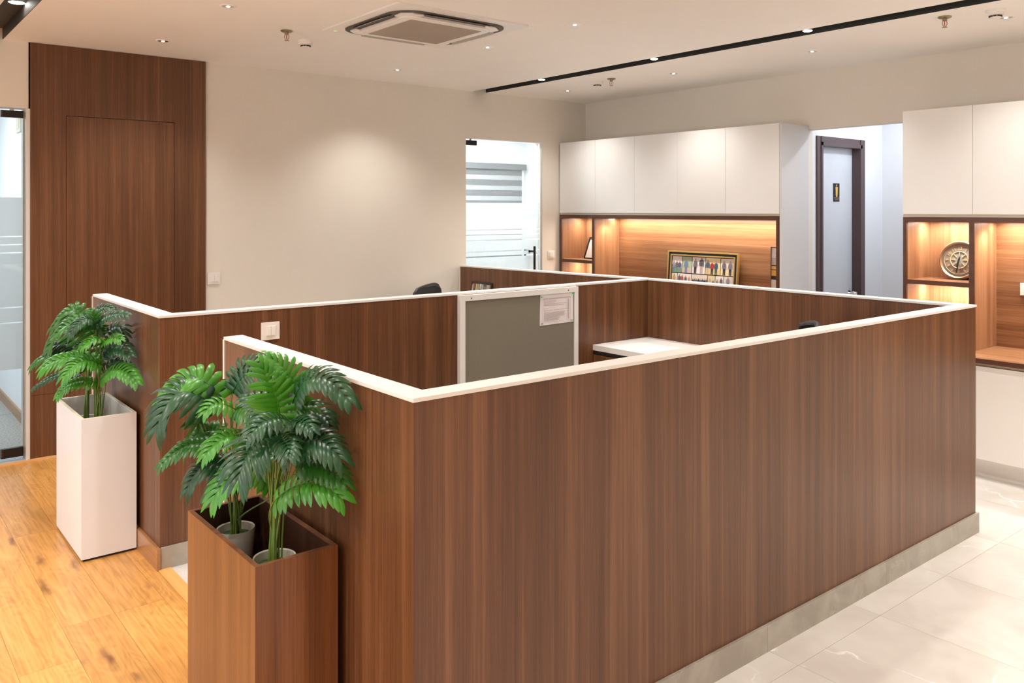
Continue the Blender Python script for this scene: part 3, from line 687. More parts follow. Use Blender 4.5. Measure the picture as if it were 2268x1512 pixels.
for a in range(5):
    B(4.6855, 4.698, ys_[a] + (.013 if a == 0 else 0), ys_[a + 1] - .0012, 0, .103).build('skirting_tile', 'stone', t)

t = thing('partition', 'middle walnut partition with white cap behind the entrance gap, carrying the pinboard', 'partition', (1.2, 4.12, 0))
B(1.197, 4.6155, 4.127, 4.196, 0, TC).build('panel', 'walnut_wall', t)
B(1.197, 1.272, 4.196, 5.435, 0, TC).build('panel', 'walnut_b', t)
cap(t, [(1.192, 4.122), (4.6105, 4.122), (4.6105, 4.201), (1.277, 4.201)])
cap(t, [(1.192, 4.122), (1.277, 4.201), (1.277, 5.455), (1.192, 5.43)])
B(1.1915, 1.2765, 5.4345, 5.4475, .1, TC).build('edge_trim', 'capedge', t)
xs_ = [1.2, 1.9, 2.8, 3.7, 4.60]
for a in range(4):
    B(xs_[a], xs_[a + 1] - .0012, 4.115, 4.1265, 0, .103).build('skirting_tile', 'stone', t)
B(1.180, 1.1965, 4.108, 5.435, 0, .103).build('skirting_board', 'wood_skirt', t, bevel=.0012)

# pinboard
t = thing('pinboard', 'grey fabric pinboard in a white frame hung inside the near cubicle', 'pinboard', (2.916, 4.12, .6))
xa, xb, za, zb = 2.916, 3.892, .56, 1.186
yf, yb_ = 4.096, 4.1255
B(xa, xb, yf, yb_, zb - .036, zb).build('frame_rail', 'cap', t, bevel=.0015)
B(xa, xb, yf, yb_, za, za + .036).build('frame_rail', 'cap', t, bevel=.0015)
B(xa, xa + .040, yf, yb_, za + .036, zb - .036).build('frame_rail', 'cap', t, bevel=.0015)
B(xb - .034, xb, yf, yb_, za + .036, zb - .036).build('frame_rail', 'cap', t, bevel=.0015)
B(xa + .04, xb - .034, 4.106, yb_, za + .036, zb - .036).build('fabric_panel', 'fabric', t)
for x in (3.0, 3.80):
    MB().lathe([(.0001, 0), (.004, 0), (.004, .003)], (x, 4.0975, 1.166), 10, 'y').build('screw', 'black', t)
# paper notice
t = thing('paper_notice', 'printed white sheet pinned to the top right of the pinboard', 'notice', (3.7, 4.1, 1.0))
pm = MB(); nx, nz = 8, 10
px_a, px_b, pz_a, pz_b = 3.553, 3.850, .949, 1.150
for j in range(nz + 1):
    for i in range(nx + 1):
        u, v = i / nx, j / nz
        x = px_a + (px_b - px_a) * u + (.006 * (v) if u < .1 else 0); z = pz_a + (pz_b - pz_a) * v + .004 * u * (1 - v)
        y = 4.1030 - .0016 * math.sin(PI * v) * math.cos(PI * (u - .5) * 2 * .8) - .0008 * math.sin(9 * u)
        pm.v.append((x, y, z))
for j in range(nz):
    for i in range(nx):
        a = j * (nx + 1) + i; pm.f.append((a, a + 1, a + nx + 2, a + nx + 1))
nv = len(pm.v)
pm.v += [(x, y + .0004, z) for x, y, z in pm.v]
pm.f += [tuple(nv + q for q in reversed(f)) for f in list(pm.f)]
pm.build('sheet', 'paper', t, solid=1)
rp = random.Random(2)
ln = MB()
rows = [(1.118, .026, .80, .006), (1.108, .05, .34, .003), (1.101, .05, .36, .003), (1.093, .05, .30, .003), (1.085, .05, .66, .0035), (1.076, .05, .58, .0035),
        (1.055, .05, .12, .003), (1.044, .05, .70, .0035)] + [(1.030 - .0065 * k, .05, .62 - .02 * (k % 3) - (.16 if k > 4 else 0), .0032) for k in range(9)]
for z, a, wdt, h in rows:
    x = px_a + .022 + a * .3
    xe = px_a + .022 + (a + wdt) * .30
    while x < xe:
        l = rp.uniform(.004, .016); ln.box(x, min(x + l, xe), 4.1000, 4.1004, z, z + h * .7); x += l + .0025
for k in range(18):
    z = 1.104 - .0072 * k; ln.box(px_a + .245, px_a + .258, 4.1000, 4.1004, z, z + .0035)
ln.build('printed_lines', 'ink', t)
gl_ = MB()
for z in (.968, 1.123): gl_.box(px_a + .02, px_a + .275, 4.1002, 4.1005, z, z + .0007)
for x in (.02, .034, .235, .27): gl_.box(px_a + x, px_a + x + .0007, 4.1002, 4.1005, .968, 1.123)
gl_.build('table_rules', 'ink', t)
for (x, z, mt) in ((3.567, 1.136, 'green_pin'), (3.843, 1.143, 'green_pin'), (3.569, .962, 'teal_pin'), (3.836, .966, 'green_pin')):
    MB().lathe([(.0001, 0), (.0045, 0), (.003, .004), (.0022, .008), (.004, .012), (.0001, .013)], (x, 4.1015, z), 10, 'y').build('push_pin', mt, t, smooth=True)

# light switches
def switch(x, y, z, s, label, face='y', m='plastic'):
    t = thing('light_switch', label, 'light switch', (x, y, z))
    h = s / 2
    if face == 'y':
        B(x - h, x + h, y - .009, y, z - h * .92, z + h * .92).build('face_plate', m, t, bevel=.002)
        for k in (-1, 1):
            B(x + (0.0006 if k > 0 else -.024), x + (.024 if k > 0 else -.0006), y - .018, y - .009, z - .022, z + .026).build('rocker', 'plastic', t, bevel=.0015)
    else:
        B(x, x - .009, y - h, y + h, z - h * .92, z + h * .92).build('face_plate', m, t, bevel=.002)
        B(x - .009, x - .014, y - .022, y + .022, z - .022, z + .022).build('rocker', 'plastic', t, bevel=.0015)
    return t
switch(2.283, 6.4895, 1.170, .098, 'white light switch on the cream wall beside the tall wood panelling')
switch(5.772, 6.4895, 1.237, .088, 'white light switch on the cream wall right of the bright glass door')
switch(1.740, 4.1265, 1.080, .098, 'white light switch on the middle walnut partition above the entrance gap')
switch(6.2345, 2.19, 1.166, .090, 'white socket plate on the wood back of the right niche', 'x', 'plastic_w')

# desks
def desk(xa, xb, ya, yb, label, drawers):
    t = thing('desk', label, 'desk', ((xa + xb) / 2, (ya + yb) / 2, 0))
    B(xa, xb, ya, yb, .737, .775).build('desk_top', 'cap', t, bevel=.0015)
    B(xa + .01, xb, yb - .63, yb - .001, .712, .7365).build('shadow_gap', 'black', t)
    ped = B(xa + .02, xb, yb - .60, yb - .003, .02, .7115).build('pedestal', 'walnut', t)
    for k in range(3):
        d = B(xa + .002, xa + .0195, yb - .597, yb - .006, .03 + k * .228, .03 + k * .228 + .222).build('drawer', 'walnut', t, bevel=.001)
        B(xa - .010, xa + .002, yb - .36, yb - .24, .20 + k * .228, .21 + k * .228).build('drawer_handle', 'steel', d)
    B(xa + .03, xb, ya + .004, ya + .025, 0, .7365).build('end_panel', 'walnut', t)
desk(4.054, 4.6145, 3.25, 4.1255, 'white desk top in the corner of the near cubicle', True)
desk(4.20, 4.609, 4.204, 6.478, 'white desk in the far cubicle, hidden behind the middle partition', True)

# ------------------------------------------------------------------ cabinets
FX = 5.88
def upper(ys, label, yend):
    t = thing('wall_cabinet', label, 'cabinet', (6.0, ys[-1], 1.67))
    B(FX + .019, 6.2695, ys[-1] + .002, ys[0] - .002, 1.652, 2.397).build('cabinet_body', 'cab', t)
    B(FX + .006, FX + .0195, ys[-1] + .004, ys[0] - .003, 1.652, 1.671).build('grip_strip', 'edge_beige', t)
    for a in range(len(ys) - 1):
        B(FX, FX + .0185, ys[a + 1] + .0012, ys[a] - .0012, 1.671, 2.397).build('door', 'cab', t, bevel=.001)
    return t
upper([6.472, 5.95, 5.424, 4.906, 4.382, 3.862], 'row of white wall cabinets left of the corridor opening', 0)
upper([2.867, 2.398, 1.93, 1.46, .99, .52], 'row of white wall cabinets at the right edge of the picture', 0)
struct(B(FX + .002, 6.2695, 3.842, 3.8605, 0, 2.397).build('trim_5', 'endpanel'), 'tall pale end panel at the corridor side of the left cabinets', 'panel')

def niche(ya, yb, y1, y2, label, shelf_z, extra):
    """ya..yb whole unit; cell between y1 (divider) and yb"""
    t = thing('display_niche', label, 'shelving', (6.0, ya, .765))
    B(FX, 6.2345, ya, yb, 1.618, 1.6505).build('top_board', 'walnut_dark', t)
    B(FX, 6.2345, yb - .026, yb, .7665, 1.6175).build('side_board', 'walnut_dark', t)
    B(FX, 6.2345, ya, ya + .026, .7665, 1.6175).build('side_board', 'walnut_dark', t)
    B(FX, FX + .012, y1, y2, .7665, 1.6175).build('divider_edge', 'walnut_dark', t)
    B(FX + .0125, 6.2345, y1, y2, .7665, 1.6175).build('divider', 'walnut_v', t)
    B(FX + .012, 6.2345, yb - .0275, yb - .0262, .7665, 1.6175).build('side_lining', 'walnut_v', t)
    B(FX + .012, 6.2345, ya + .0262, ya + .0275, .7665, 1.6175).build('side_lining', 'walnut_v', t)
    B(6.235, 6.2495, ya, y1, .7665, 1.65).build('back_panel', 'walnut_h', t)
    B(6.235, 6.2495, y1 + .0005, yb, .7665, 1.65).build('back_panel', 'walnut_v', t)
    B(FX + .012, 6.2345, y2, yb - .028, shelf_z[0], shelf_z[1]).build('shelf', 'walnut_v', t)
    B(FX + .0, FX + .0115, y2, yb - .0265, shelf_z[0] - .0005, shelf_z[1] + .0005).build('shelf_edge', 'walnut_dark', t)
    return t
niche(3.866, 6.449 + .023, 5.963, 5.995, 'lit walnut niche under the left white wall cabinets', (1.165, 1.194), 0)
niche(.5, 2.864, 2.387, 2.421, 'lit walnut niche with the clock under the right white wall cabinets', (1.183, 1.212), 0)

def base(ya, yb, label):
    t = thing('base_cabinet', label, 'cabinet', (5.8, ya, 0))
    B(5.66, 6.26, ya, yb, .10, .716).build('cabinet_body', 'cab_base', t)
    B(5.63, 6.2495, ya, yb, .7165, .7345).build('grip_strip', 'edge_beige', t)
    n = max(1, round((yb - ya) / .6)); w2 = (yb - ya) / n
    for k in range(n): B(5.62, 5.6595, ya + k * w2 + .0012, ya + (k + 1) * w2 - .0012, .129, .7145).build('door', 'cab_base', t, bevel=.001)
    B(5.72, 6.26, ya, yb, 0, .0995).build('plinth', 'edge_beige', t)
    B(5.709, 5.7195, ya, yb, 0, .095).build('plinth_face', 'cab_base', t)
    return t
def counter(ya, yb, label):
    t = thing('counter_top', label, 'counter', (5.8, ya, .735))
    B(5.612, 6.2495, ya, yb, .7355, .765).build('board', 'walnut_h', t)
    B(5.600, 5.6118, ya, yb, .7353, .7655).build('front_edge', 'walnut_dark', t)
base(.5, 2.864, 'cream base cabinets with plinth at the right edge'); counter(.5, 2.866, 'walnut counter top over the base cabinets at the right edge')
base(3.866, 6.472, 'cream base cabinets behind the right hand partition'); counter(3.866, 6.474, 'walnut counter top behind the right hand partition')

# LED lights in the niches
def led(xa, ya, yb, z, energy, label):
    t = thing('led_strip', label, 'led light', (xa, (ya + yb) / 2, z))
    B(xa - .008, xa + .008, ya, yb, z - .0012, z).build('strip_body', 'led', t)
    l = lamp('AREA', 'led_lamp', (xa, (ya + yb) / 2, z - .004), energy, (1, .92, .81), shape='RECTANGLE', size=.016, size_y=yb - ya)
led(6.15, 3.95, 5.93, 1.6178, 4.8 * 2.1, 'warm led strip under the top of the left display niche')
led(6.12, 6.05, 6.40, 1.6178, 4.8 * .45, 'warm led strip in the small upper cell of the left niche')
led(6.12, 6.05, 6.40, 1.1648, 4.8 * .45, 'warm led strip under the shelf of the left niche')
led(6.15, .6, 2.35, 1.6178, 4.8 * 2.1, 'warm led strip under the top of the right display niche')
led(6.12, 2.47, 2.80, 1.6178, 4.8 * .6, 'warm led strip over the clock in the right niche')
led(6.12, 2.47, 2.80, 1.1828, 4.8 * .6, 'warm led strip under the clock shelf of the right niche')
t = thing('puck_light', 'small round puck light at the top of the left niche near its divider', 'led light', (6.02, 5.86, 1.617))
MB().lathe([(.032, 0), (.032, -.008), (.026, -.010), (.0001, -.010)], (6.02, 5.86, 1.6175), 24).build('puck_rim', 'plastic_w', t, smooth=True)
MB().lathe([(.024, -.0102), (.024, -.0115), (.0001, -.0115)], (6.02, 5.86, 1.6175), 24).build('puck_lens', 'lens', t)
lamp('SPOT', 'puck_lamp', (6.03, 5.88, 1.60), 4.8 * .9, (1, .88, .72), spot_size=R(140), spot_blend=1, shadow_soft_size=.02)
t = thing('puck_light', 'small round puck light at the top of the right niche near its divider', 'led light', (6.02, 2.28, 1.617))
MB().lathe([(.032, 0), (.032, -.0004), (.0001, -.0005)], (6.02, 2.28, 1.6175), 24).build('puck_rim', 'plastic_w', t, smooth=True)
MB().lathe([(.024, -.0006), (.024, -.0010), (.0001, -.0010)], (6.02, 2.28, 1.6175), 24).build('puck_lens', 'lens', t)
lamp('SPOT', 'puck_lamp', (6.03, 2.30, 1.60), 4.8 * .9, (1, .88, .72), spot_size=R(140), spot_blend=1, shadow_soft_size=.02)

# ------------------------------------------------------------------ framed photos and clock
def panelX(mb, x, ya, yb, za, zb, th, lean=0, z0=0):
    """plate facing -x leaning back by lean (dx per dz above z0)"""
    i = len(mb.v)
    for (y, z) in ((ya, za), (yb, za), (yb, zb), (ya, zb)):
        mb.v.append((x + (z - z0) * lean, y, z)); 
    for (y, z) in ((ya, za), (yb, za), (yb, zb), (ya, zb)):
        mb.v.append((x + (z - z0) * lean + th, y, z))
    mb.f += [tuple(i + q for q in w2) for w2 in ((3, 2, 1, 0), (4, 5, 6, 7), (0, 1, 5, 4), (1, 2, 6, 5), (2, 3, 7, 6), (3, 0, 4, 7))]
    return mb
cm = {}
def colm(c):
    if c not in cm: cm[c] = plain('print_colour', c, .5, var=.06, vscale=40)
    return cm[c]
def frame(t, x, ya, yb, za, zb, wd, th, lean, mat, z0, inner=None):
    for (a, b, c, d) in ((ya, yb, zb - wd, zb), (ya, yb, za, za + wd), (ya, ya + wd, za + wd, zb - wd), (yb - wd, yb, za + wd, zb - wd)):
        panelX(MB(), x, a, b, c, d, th, lean, z0).build('frame_bar', mat, t)
# collage of group photographs
z0 = .7665; lean = .08; fx = 6.150
t = thing('photo_collage', 'wide gold and black framed collage of group photographs in the left niche', 'picture frame', (6.17, 4.88, z0))
ya, yb, za, zb = 4.474, 5.276, z0, 1.318
frame(t, fx - .006, ya, yb, za, zb, .014, .026, lean, 'frame_gold', z0)
frame(t, fx - .001, ya + .0142, yb - .0142, za + .0142, zb - .0142, .020, .018, lean, 'frame_black', z0)
frame(t, fx - .004, ya + .0345, yb - .0345, za + .0345, zb - .0345, .012, .018, lean, 'frame_gold', z0)
panelX(MB(), fx + .008, ya + .047, yb - .047, za + .047, zb - .047, .006, lean, z0).build('mount_board', 'frame_black', t)
SK = (.62, .36, .24)
def photo(a, b, c, d, bg, people, ground=None):
    """a,b fractions left->right (left = larger y), c,d fractions top->bottom"""
    iy0, iy1, iz0, iz1 = ya + .052, yb - .052, za + .052, zb - .052
    yL = iy1 - (iy1 - iy0) * a; yR = iy1 - (iy1 - iy0) * b
    zT = iz1 - (iz1 - iz0) * c; zB = iz1 - (iz1 - iz0) * d
    g_ = .002
    p = panelX(MB(), fx + .0055, yR + g_, yL - g_, zB + g_, zT - g_, .0025, lean, z0).build('photo', colm(bg), t)
    if ground: panelX(MB(), fx + .005, yR + g_, yL - g_, zB + g_, zB + (zT - zB) * .3, .0005, lean, z0).build('photo_ground', colm(ground), p)
    W_, H_ = yL - yR, zT - zB
    for (u, s, body, leg) in people:
        yc = yL - W_ * u; h = H_ * s; zb_ = zB + .004
        hw = h * .13
        def sil(pts, off, nm, col):
            m = MB(); n_ = len(pts)
            for dx in (0, .0008):
                for (py, pz) in pts: m.v.append((fx + off + dx + (zb_ + pz * h - z0) * lean, yc + py * h, zb_ + pz * h))
            m.f += [tuple(range(n_))[::-1], tuple(range(n_, 2 * n_))] + [(q, (q + 1) % n_, n_ + (q + 1) % n_, n_ + q) for q in range(n_)]
            m.build(nm, colm(col), p)
        sil([(-.10, 0), (-.02, 0), (0, .36), (.02, 0), (.10, 0), (.105, .47), (-.105, .47)], .0042, 'printed_figure', leg)
        sil([(-.105, .44), (.105, .44), (.12, .60), (.16, .42), (.19, .44), (.155, .76), (.06, .84), (-.06, .84), (-.155, .76), (-.19, .44), (-.16, .42), (-.12, .60)], .0039, 'printed_figure', body)
        hd = MB(); zc = zb_ + h * .91
        hd.lathe([(.0001, 0), (h * .075, 0), (h * .075, .0008)], (fx + .0036 + (zc - z0) * lean, yc, zc), 10, 'x').build('printed_head', colm(SK), p)
BK = (.03, .03, .045); GY = (.15, .14, .17); BL_ = (.16, .24, .40); RD = (.45, .03, .03); NV = (.05, .10, .18); WH = (.85, .82, .84); YL = (.85, .74, .42); GR = (.22, .42, .10)
photo(0, .165, 0, .345, WH, [(.2, .7, (.35, .32, .45), BL_), (.5, .72, GY, BL_), (.8, .7, (.12, .1, .2), BL_)], GR)
photo(.17, .335, 0, .345, (.42, .52, .36), [(.42, .85, BL_, BL_)], (.6, .5, .5))
photo(.34, .555, 0, .345, WH, [(.25, .9, GY, BK), (.72, 1.0, (.09, .08, .08), (.5, .45, .44))])
photo(.56, .795, 0, .345, YL, [(.16, .85, NV, (.6, .5, .38)), (.45, .78, RD, BK), (.72, .8, NV, NV)], (.75, .62, .25))
photo(.80, 1, 0, .345, (.85, .78, .70), [(.28, .85, GY, BK), (.75, .85, (.2, .18, .2), BK)], YL)
photo(0, .095, .355, .60, WH, [(.5, .9, (.6, .42, .14), (.5, .4, .2))])
photo(.10, .335, .355, .60, WH, [(.15, .9, GY, BK), (.35, .85, (.45, .10, .08), BK), (.6, .8, GY, BK), (.85, .75, (.6, .35, .25), BK)])
photo(.34, .60, .355, .60, (.75, .70, .66), [(.1 + .12 * k, .62 + .05 * (k % 2), (BK, GY, NV)[k % 3], BL_) for k in range(8)])
photo(.605, .72, .355, .60, (.72, .66, .45), [(.3, .7, (.5, .4, .3), GY), (.75, .6, GY, BK)])
photo(.725, .855, .355, .60, WH, [(.25, .7, (.3, .28, .15), GY), (.72, .85, GY, BK)])
photo(.86, 1, .355, .60, (.75, .72, .72), [(.45, .95, (.3, .28, .3), GY)])
photo(0, .33, .61, .86, (.65, .6, .5), [(.2, .8, GY, BK), (.6, .8, NV, BK)]); photo(.34, .66, .61, .86, WH, [(.3, .8, RD, BK), (.7, .8, GY, BK)]); photo(.67, 1, .61, .86, YL, [(.5, .8, BK, BK)])

# tall picture behind the right side board of the left niche
t = thing('framed_poster', 'tall brown framed poster half hidden at the right end of the left niche', 'picture frame', (6.15, 4.0, z0))
fx2 = 6.095
frame(t, fx2, 3.905, 4.098, z0, 1.392, .008, .016, .03, 'frame_brown', z0)
for (za_, zb_, col) in ((z0 + .01, 1.118, (.80, .77, .74)), (1.118, 1.150, (.03, .028, .03)), (1.150, 1.197, (.85, .50, .09)), (1.197, 1.203, (.03, .028, .03)), (1.203, 1.230, (.88, .58, .18)), (1.230, 1.240, (.05, .045, .04)), (1.240, 1.300, (.62, .58, .55)), (1.300, 1.382, (.88, .87, .85))):
    panelX(MB(), fx2 + .006, 3.913, 4.090, za_, zb_, .004, .03, z0).build('print_band', colm(col), t)
# small photo on the left niche shelf
t = thing('framed_photo', 'small black photo frame leaning in the small cell of the left niche', 'picture frame', (6.1, 6.2, 1.195))
zs = 1.1950
panelX(MB(), 6.075, 6.02, 6.315, zs, zs + .012, .014, .25, zs).build('frame_bar', 'frame_black', t)
panelX(MB(), 6.075, 6.02, 6.285, zs + .21, zs + .222, .014, .25, zs).build('frame_bar', 'frame_black', t)
fb = MB(); i = 0
fb.v += [(6.075, 6.315, zs + .012), (6.075, 6.300, zs + .012), (6.1275, 6.270, zs + .21), (6.1275, 6.285, zs + .21)]
fb.v += [(x + .014, y, z) for x, y, z in fb.v]
fb.f += [(3, 2, 1, 0), (4, 5, 6, 7), (0, 1, 5, 4), (1, 2, 6, 5), (2, 3, 7, 6), (3, 0, 4, 7)]
fb.build('frame_bar', 'frame_black', t)
fb = MB()
fb.v += [(6.080, 6.300, zs + .012), (6.080, 6.03, zs + .012), (6.1325, 6.03, zs + .21), (6.1325, 6.270, zs + .21)]
fb.v += [(x + .004, y, z) for x, y, z in fb.v]
fb.f += [(3, 2, 1, 0), (4, 5, 6, 7), (0, 1, 5, 4), (1, 2, 6, 5), (2, 3, 7, 6), (3, 0, 4, 7)]
fb.build('print', colm((.80, .78, .76)), t)
for (y, z, s, c) in ((6.265, .150, .02, (.70, .50, .14)), (6.245, .120, .022, (.35, .12, .06)), (6.25, .165, .014, (.75, .6, .4))):
    panelX(MB(), 6.075 + z * .265 - .001, y - s, y + s * .6, zs + z - s, zs + z + s, .002, .25, zs + z - s).build('print_mark', colm(c), t)
# small picture on the far cubicle desk
t = thing('framed_photo', 'small dark framed colourful picture on the far cubicle wall, above the white cap', 'picture frame', (4.6, 6.13, .775))
z1_ = .7755
frame(t, 4.565, 5.975, 6.285, z1_, 1.040, .012, .014, .15, 'frame_black', z1_)
panelX(MB(), 4.570, 5.987, 6.273, z1_ + .012, 1.028, .006, .15, z1_).build('print', colm((.10, .085, .07)), t)
for (y, z, sy, sz, c) in ((6.25, 1.0, .012, .020, (.65, .16, .05)), (6.262, .97, .012, .04, (.5, .45, .38)), (6.20, .99, .014, .03, (.70, .55, .18)), (6.185, .97, .016, .05, (.45, .40, .30)), (6.14, 1.0, .016, .022, (.7, .68, .62)), (6.12, .975, .02, .045, (.45, .42, .38)), (6.07, .985, .02, .02, (.3, .22, .18)), (6.03, .98, .022, .04, (.40, .32, .28)), (6.10, .93, .1, .03, (.3, .26, .2))):
    panelX(MB(), 4.5685, y - sy, y + sy, z - sz, z + sz, .0012, .15, z1_).build('print_mark', colm(c), t)

# clock
cy, cz, cr = 2.588, 1.212 + .1375, .137
LX = .16
t = thing('wall_clock', 'round bronze gear clock with skeleton dial leaning in the right niche', 'clock', (6.12, cy, 1.212))
Mx = Matrix.Rotation(math.atan(LX), 4, 'Y')
def ck(profile, name, mat, seg=64, smooth=True):
    m = MB()
    m.lathe(profile, (0, 0, 0), seg, 'x')
    return finish(m, name, mat, smooth)
def finish(m, name, mat, smooth=False, par=None):
    m.v = [tuple((Mx @ Vector(v)) + Vector((6.105 + LX * .137, cy, cz + .001))) for v in m.v]
    return m.build(name, mat, par or t, smooth=smooth)
# lathe about x: h is x offset (towards +x is back)
ck([(.0001, .045), (.130, .045), (.134, .035), (.130, .008), (.120, .006), (.0001, .006)], 'case', 'clock_rim_dark')
ring = MB()
def ringx(m, r0, r1, xa, xb, seg=72):
    i = len(m.v)
    for r, x in ((r0, xb), (r1, xb), (r1, (xa + xb) / 2), ((r0 + r1) / 2, xa), (r0, (xa + xb) / 2)):
        for k in range(seg):
            a = 2 * PI * k / seg; m.v.append((x, r * math.sin(a), r * math.cos(a)))
    for j in range(5):
        for k in range(seg):
            a = i + j * seg + k; b = i + j * seg + (k + 1) % seg; c = i + ((j + 1) % 5) * seg + (k + 1) % seg; d = i + ((j + 1) % 5) * seg + k
            m.f.append((a, b, c, d))
    return m
finish(ringx(ring, .118, .1365, -.010, .012), 'rim', 'clock_rim', True)
tm = MB()
for k in range(110):
    a = 2 * PI * k / 110; r = .1355
    y, z = r * math.sin(a), r * math.cos(a)
    tm.box(-.001, .009, y - .0016, y + .0016, z - .0016, z + .0016)
finish(tm, 'rim_beading', 'clock_rim')
ck([(.0001, .004), (.118, .004), (.118, .006), (.0001, .006)], 'dial', 'clock_face', 64, False)
ck([(.0001, .003), (.058, .003), (.058, .004), (.0001, .004)], 'centre_disc', 'clock_face2', 48, False)
finish(ringx(MB(), .056, .061, -.001, .003), 'gear_ring', 'clock_gold', True)
finish(ringx(MB(), .100, .102, .001, .004), 'minute_ring', 'clock_gold', True)
def radial(a, r0, r1, w2, x0, x1):
    """bar on dial; a measured clockwise from 12 as seen from -x side (right = -y)"""
    m = MB(); d = Vector((0, -math.sin(a), math.cos(a))); s = Vector((0, math.cos(a), math.sin(a)))
    for x in (x0, x1):
        for (r, ss) in ((r0, -1), (r0, 1), (r1, 1), (r1, -1)):
            m.v.append(tuple(Vector((x, 0, 0)) + d * r + s * (w2 * ss)))
    m.f += [(0, 1, 2, 3), (7, 6, 5, 4), (0, 4, 5, 1), (1, 5, 6, 2), (2, 6, 7, 3), (3, 7, 4, 0)]
    return m
for k in range(8):
    finish(radial(2 * PI * k / 8, .026, .057, .0022, .0, .003), 'gear_spoke', 'clock_gold')
for h in range(1, 13):
    cu = bpy.data.curves.new('numeral', 'FONT'); cu.body = str(h); cu.size = .030; cu.align_x = 'CENTER'; cu.align_y = 'CENTER'; cu.extrude = .0006
    tmp = bpy.data.objects.new('numeral_tmp', cu); C.objects.link(tmp)
    bpy.context.view_layer.update()
    me = bpy.data.meshes.new_from_object(tmp.evaluated_get(bpy.context.evaluated_depsgraph_get()))
    C.objects.unlink(tmp); bpy.data.objects.remove(tmp)
    a = 2 * PI * h / 12
    d = Vector((0, -math.sin(a), math.cos(a))); s = Vector((0, -math.cos(a), -math.sin(a)))
    m = MB(); m.v = [tuple(Vector((.002 - v.co.z, 0, 0)) + s * v.co.x + d * (.080 + v.co.y)) for v in me.vertices]
    m.f = [tuple(p.vertices) for p in me.polygons]
    finish(m, 'numeral', 'clock_gold')
finish(radial(R(188), -.02, .092, .004, -.003, -.002), 'minute_hand', 'black')
finish(radial(R(192), -.01, .055, .006, -.005, -.004), 'hour_hand', 'black')

# ------------------------------------------------------------------ ceiling fittings
def downlight(x, y):
    t = thing('down_light', '', 'ceiling light', (x, y, CZ))
    MB().lathe([(.046, 0), (.046, -.003), (.040, -.006), (.034, -.004), (.034, -.0005)], (x, y, CZ), 32).build('trim_ring', 'plastic_w', t, smooth=True)
    MB().lathe([(.034, -.0042), (.028, -.0020), (.018, -.0012), (.0001, -.001)], (x, y, CZ), 24).build('reflector', 'chrome', t, smooth=True)
    MB().lathe([(.012, -.002), (.012, -.0055), (.008, -.0075), (.0001, -.008)], (x, y, CZ), 16).build('lamp_lens', 'lens_dim', t, smooth=True)
    return t
LB = ['small round ceiling downlight, leftmost but one, above the corner of the wood panelling nearest the camera', 'small round ceiling downlight right over the tall wood panelling',
      'small round ceiling downlight right of the air conditioner, nearest the camera', 'small round ceiling downlight close above the bare cream wall',
      'small round ceiling downlight just off the right corner of the air conditioner', 'small round ceiling downlight beyond the black channel, above the corridor opening',
      'small round ceiling downlight beside the rightmost smoke detector', 'small round ceiling downlight beyond the channel, above the left white cabinets',
      'small round ceiling downlight nearest the far corner of the room']
LB[0] = 'small round ceiling downlight at the top edge, left of the air conditioner'
first = None
for (x, y), lb in zip(DOWN, LB):
    if first is None: first = downlight(x, y); first['label'] = lb; first['group'] = 'round ceiling downlights'; fl0 = first
    else: dup(fl0, (x, y, CZ), lb, 'round ceiling downlights')
FILL_LB = {(1.71, 3.32): 'added round fill downlight just above the top edge of the picture, over the near cubicle entrance', (3.54, 2.4): 'added round fill downlight above the middle of the near cubicle, outside the picture',
          (5.44, 0.75): 'added round fill downlight outside the picture, above the tiled aisle by the right cabinets', (-0.9, 4.64): 'added round fill downlight over the oak floor near the left glass door, outside the picture',
          (-0.9, 2.0): 'added round fill downlight over the oak floor left of the walnut planter, outside the picture'}
for q, lb in FILL_LB.items():  # fittings for some of the added fill downlights
    dup(fl0, (q[0], q[1], CZ), lb)
def spot(x, y, z0, lb, r=.03):
    t = thing('channel_spot', lb, 'ceiling light', (x, y, z0))
    MB().lathe([(r * .98, 0), (r * .98, 2.9145 - z0)], (x, y, z0), 24).build('housing', 'rail', t, smooth=True)
    MB().lathe([(.0001, -.004), (r * .8, -.004), (r * .95, -.001), (r * .95, .0)], (x, y, z0), 24).build('lens', 'lens', t, smooth=True)
for i, y in enumerate(RAIL):
    spot(4.803, y, 2.838, ['round glowing spot in the black ceiling channel, farthest from the camera', 'round glowing spot in the black ceiling channel, middle one of the three', 'round glowing spot in the black ceiling channel, nearest of the three', 'glowing spot of the black channel just past the top edge of the picture', 'glowing spot of the black channel beside the camera, outside the picture'][i])
spot(.828, 5.62, 2.912, 'round glowing spot in the dark channel at the upper left corner', .045)

def sprinkler(x, y, lb):
    t = thing('sprinkler', lb, 'sprinkler', (x, y, CZ), 'ceiling fire sprinklers')
    MB().lathe([(.036, 0), (.038, -.004), (.030, -.010), (.014, -.012), (.0001, -.012)], (x, y, CZ), 28).build('escutcheon', 'brass', t, smooth=True)
    MB().lathe([(.013, -.012), (.013, -.024), (.009, -.026), (.0001, -.026)], (x, y, CZ), 18).build('thread_body', 'brass', t, smooth=True)
    for s in (-1, 1):
        q = Vector((.777, -.629, 0)) * s
        MB().tube([Vector((x, y, CZ)) + q * a + Vector((0, 0, b)) for a, b in ((.009, -.024), (.014, -.034), (.014, -.044), (.008, -.055), (.002, -.060))], .0024, 8).build('frame_arm', 'brass', t, smooth=True)
    MB().lathe([(.0022, -.026), (.003, -.035), (.003, -.045), (.002, -.055)], (x, y, CZ), 10).build('glass_bulb', 'red', t, smooth=True)
    MB().lathe([(.016, -.062), (.016, -.064), (.005, -.066), (.0001, -.066)], (x, y, CZ), 18).build('deflector', 'brass', t, smooth=True)
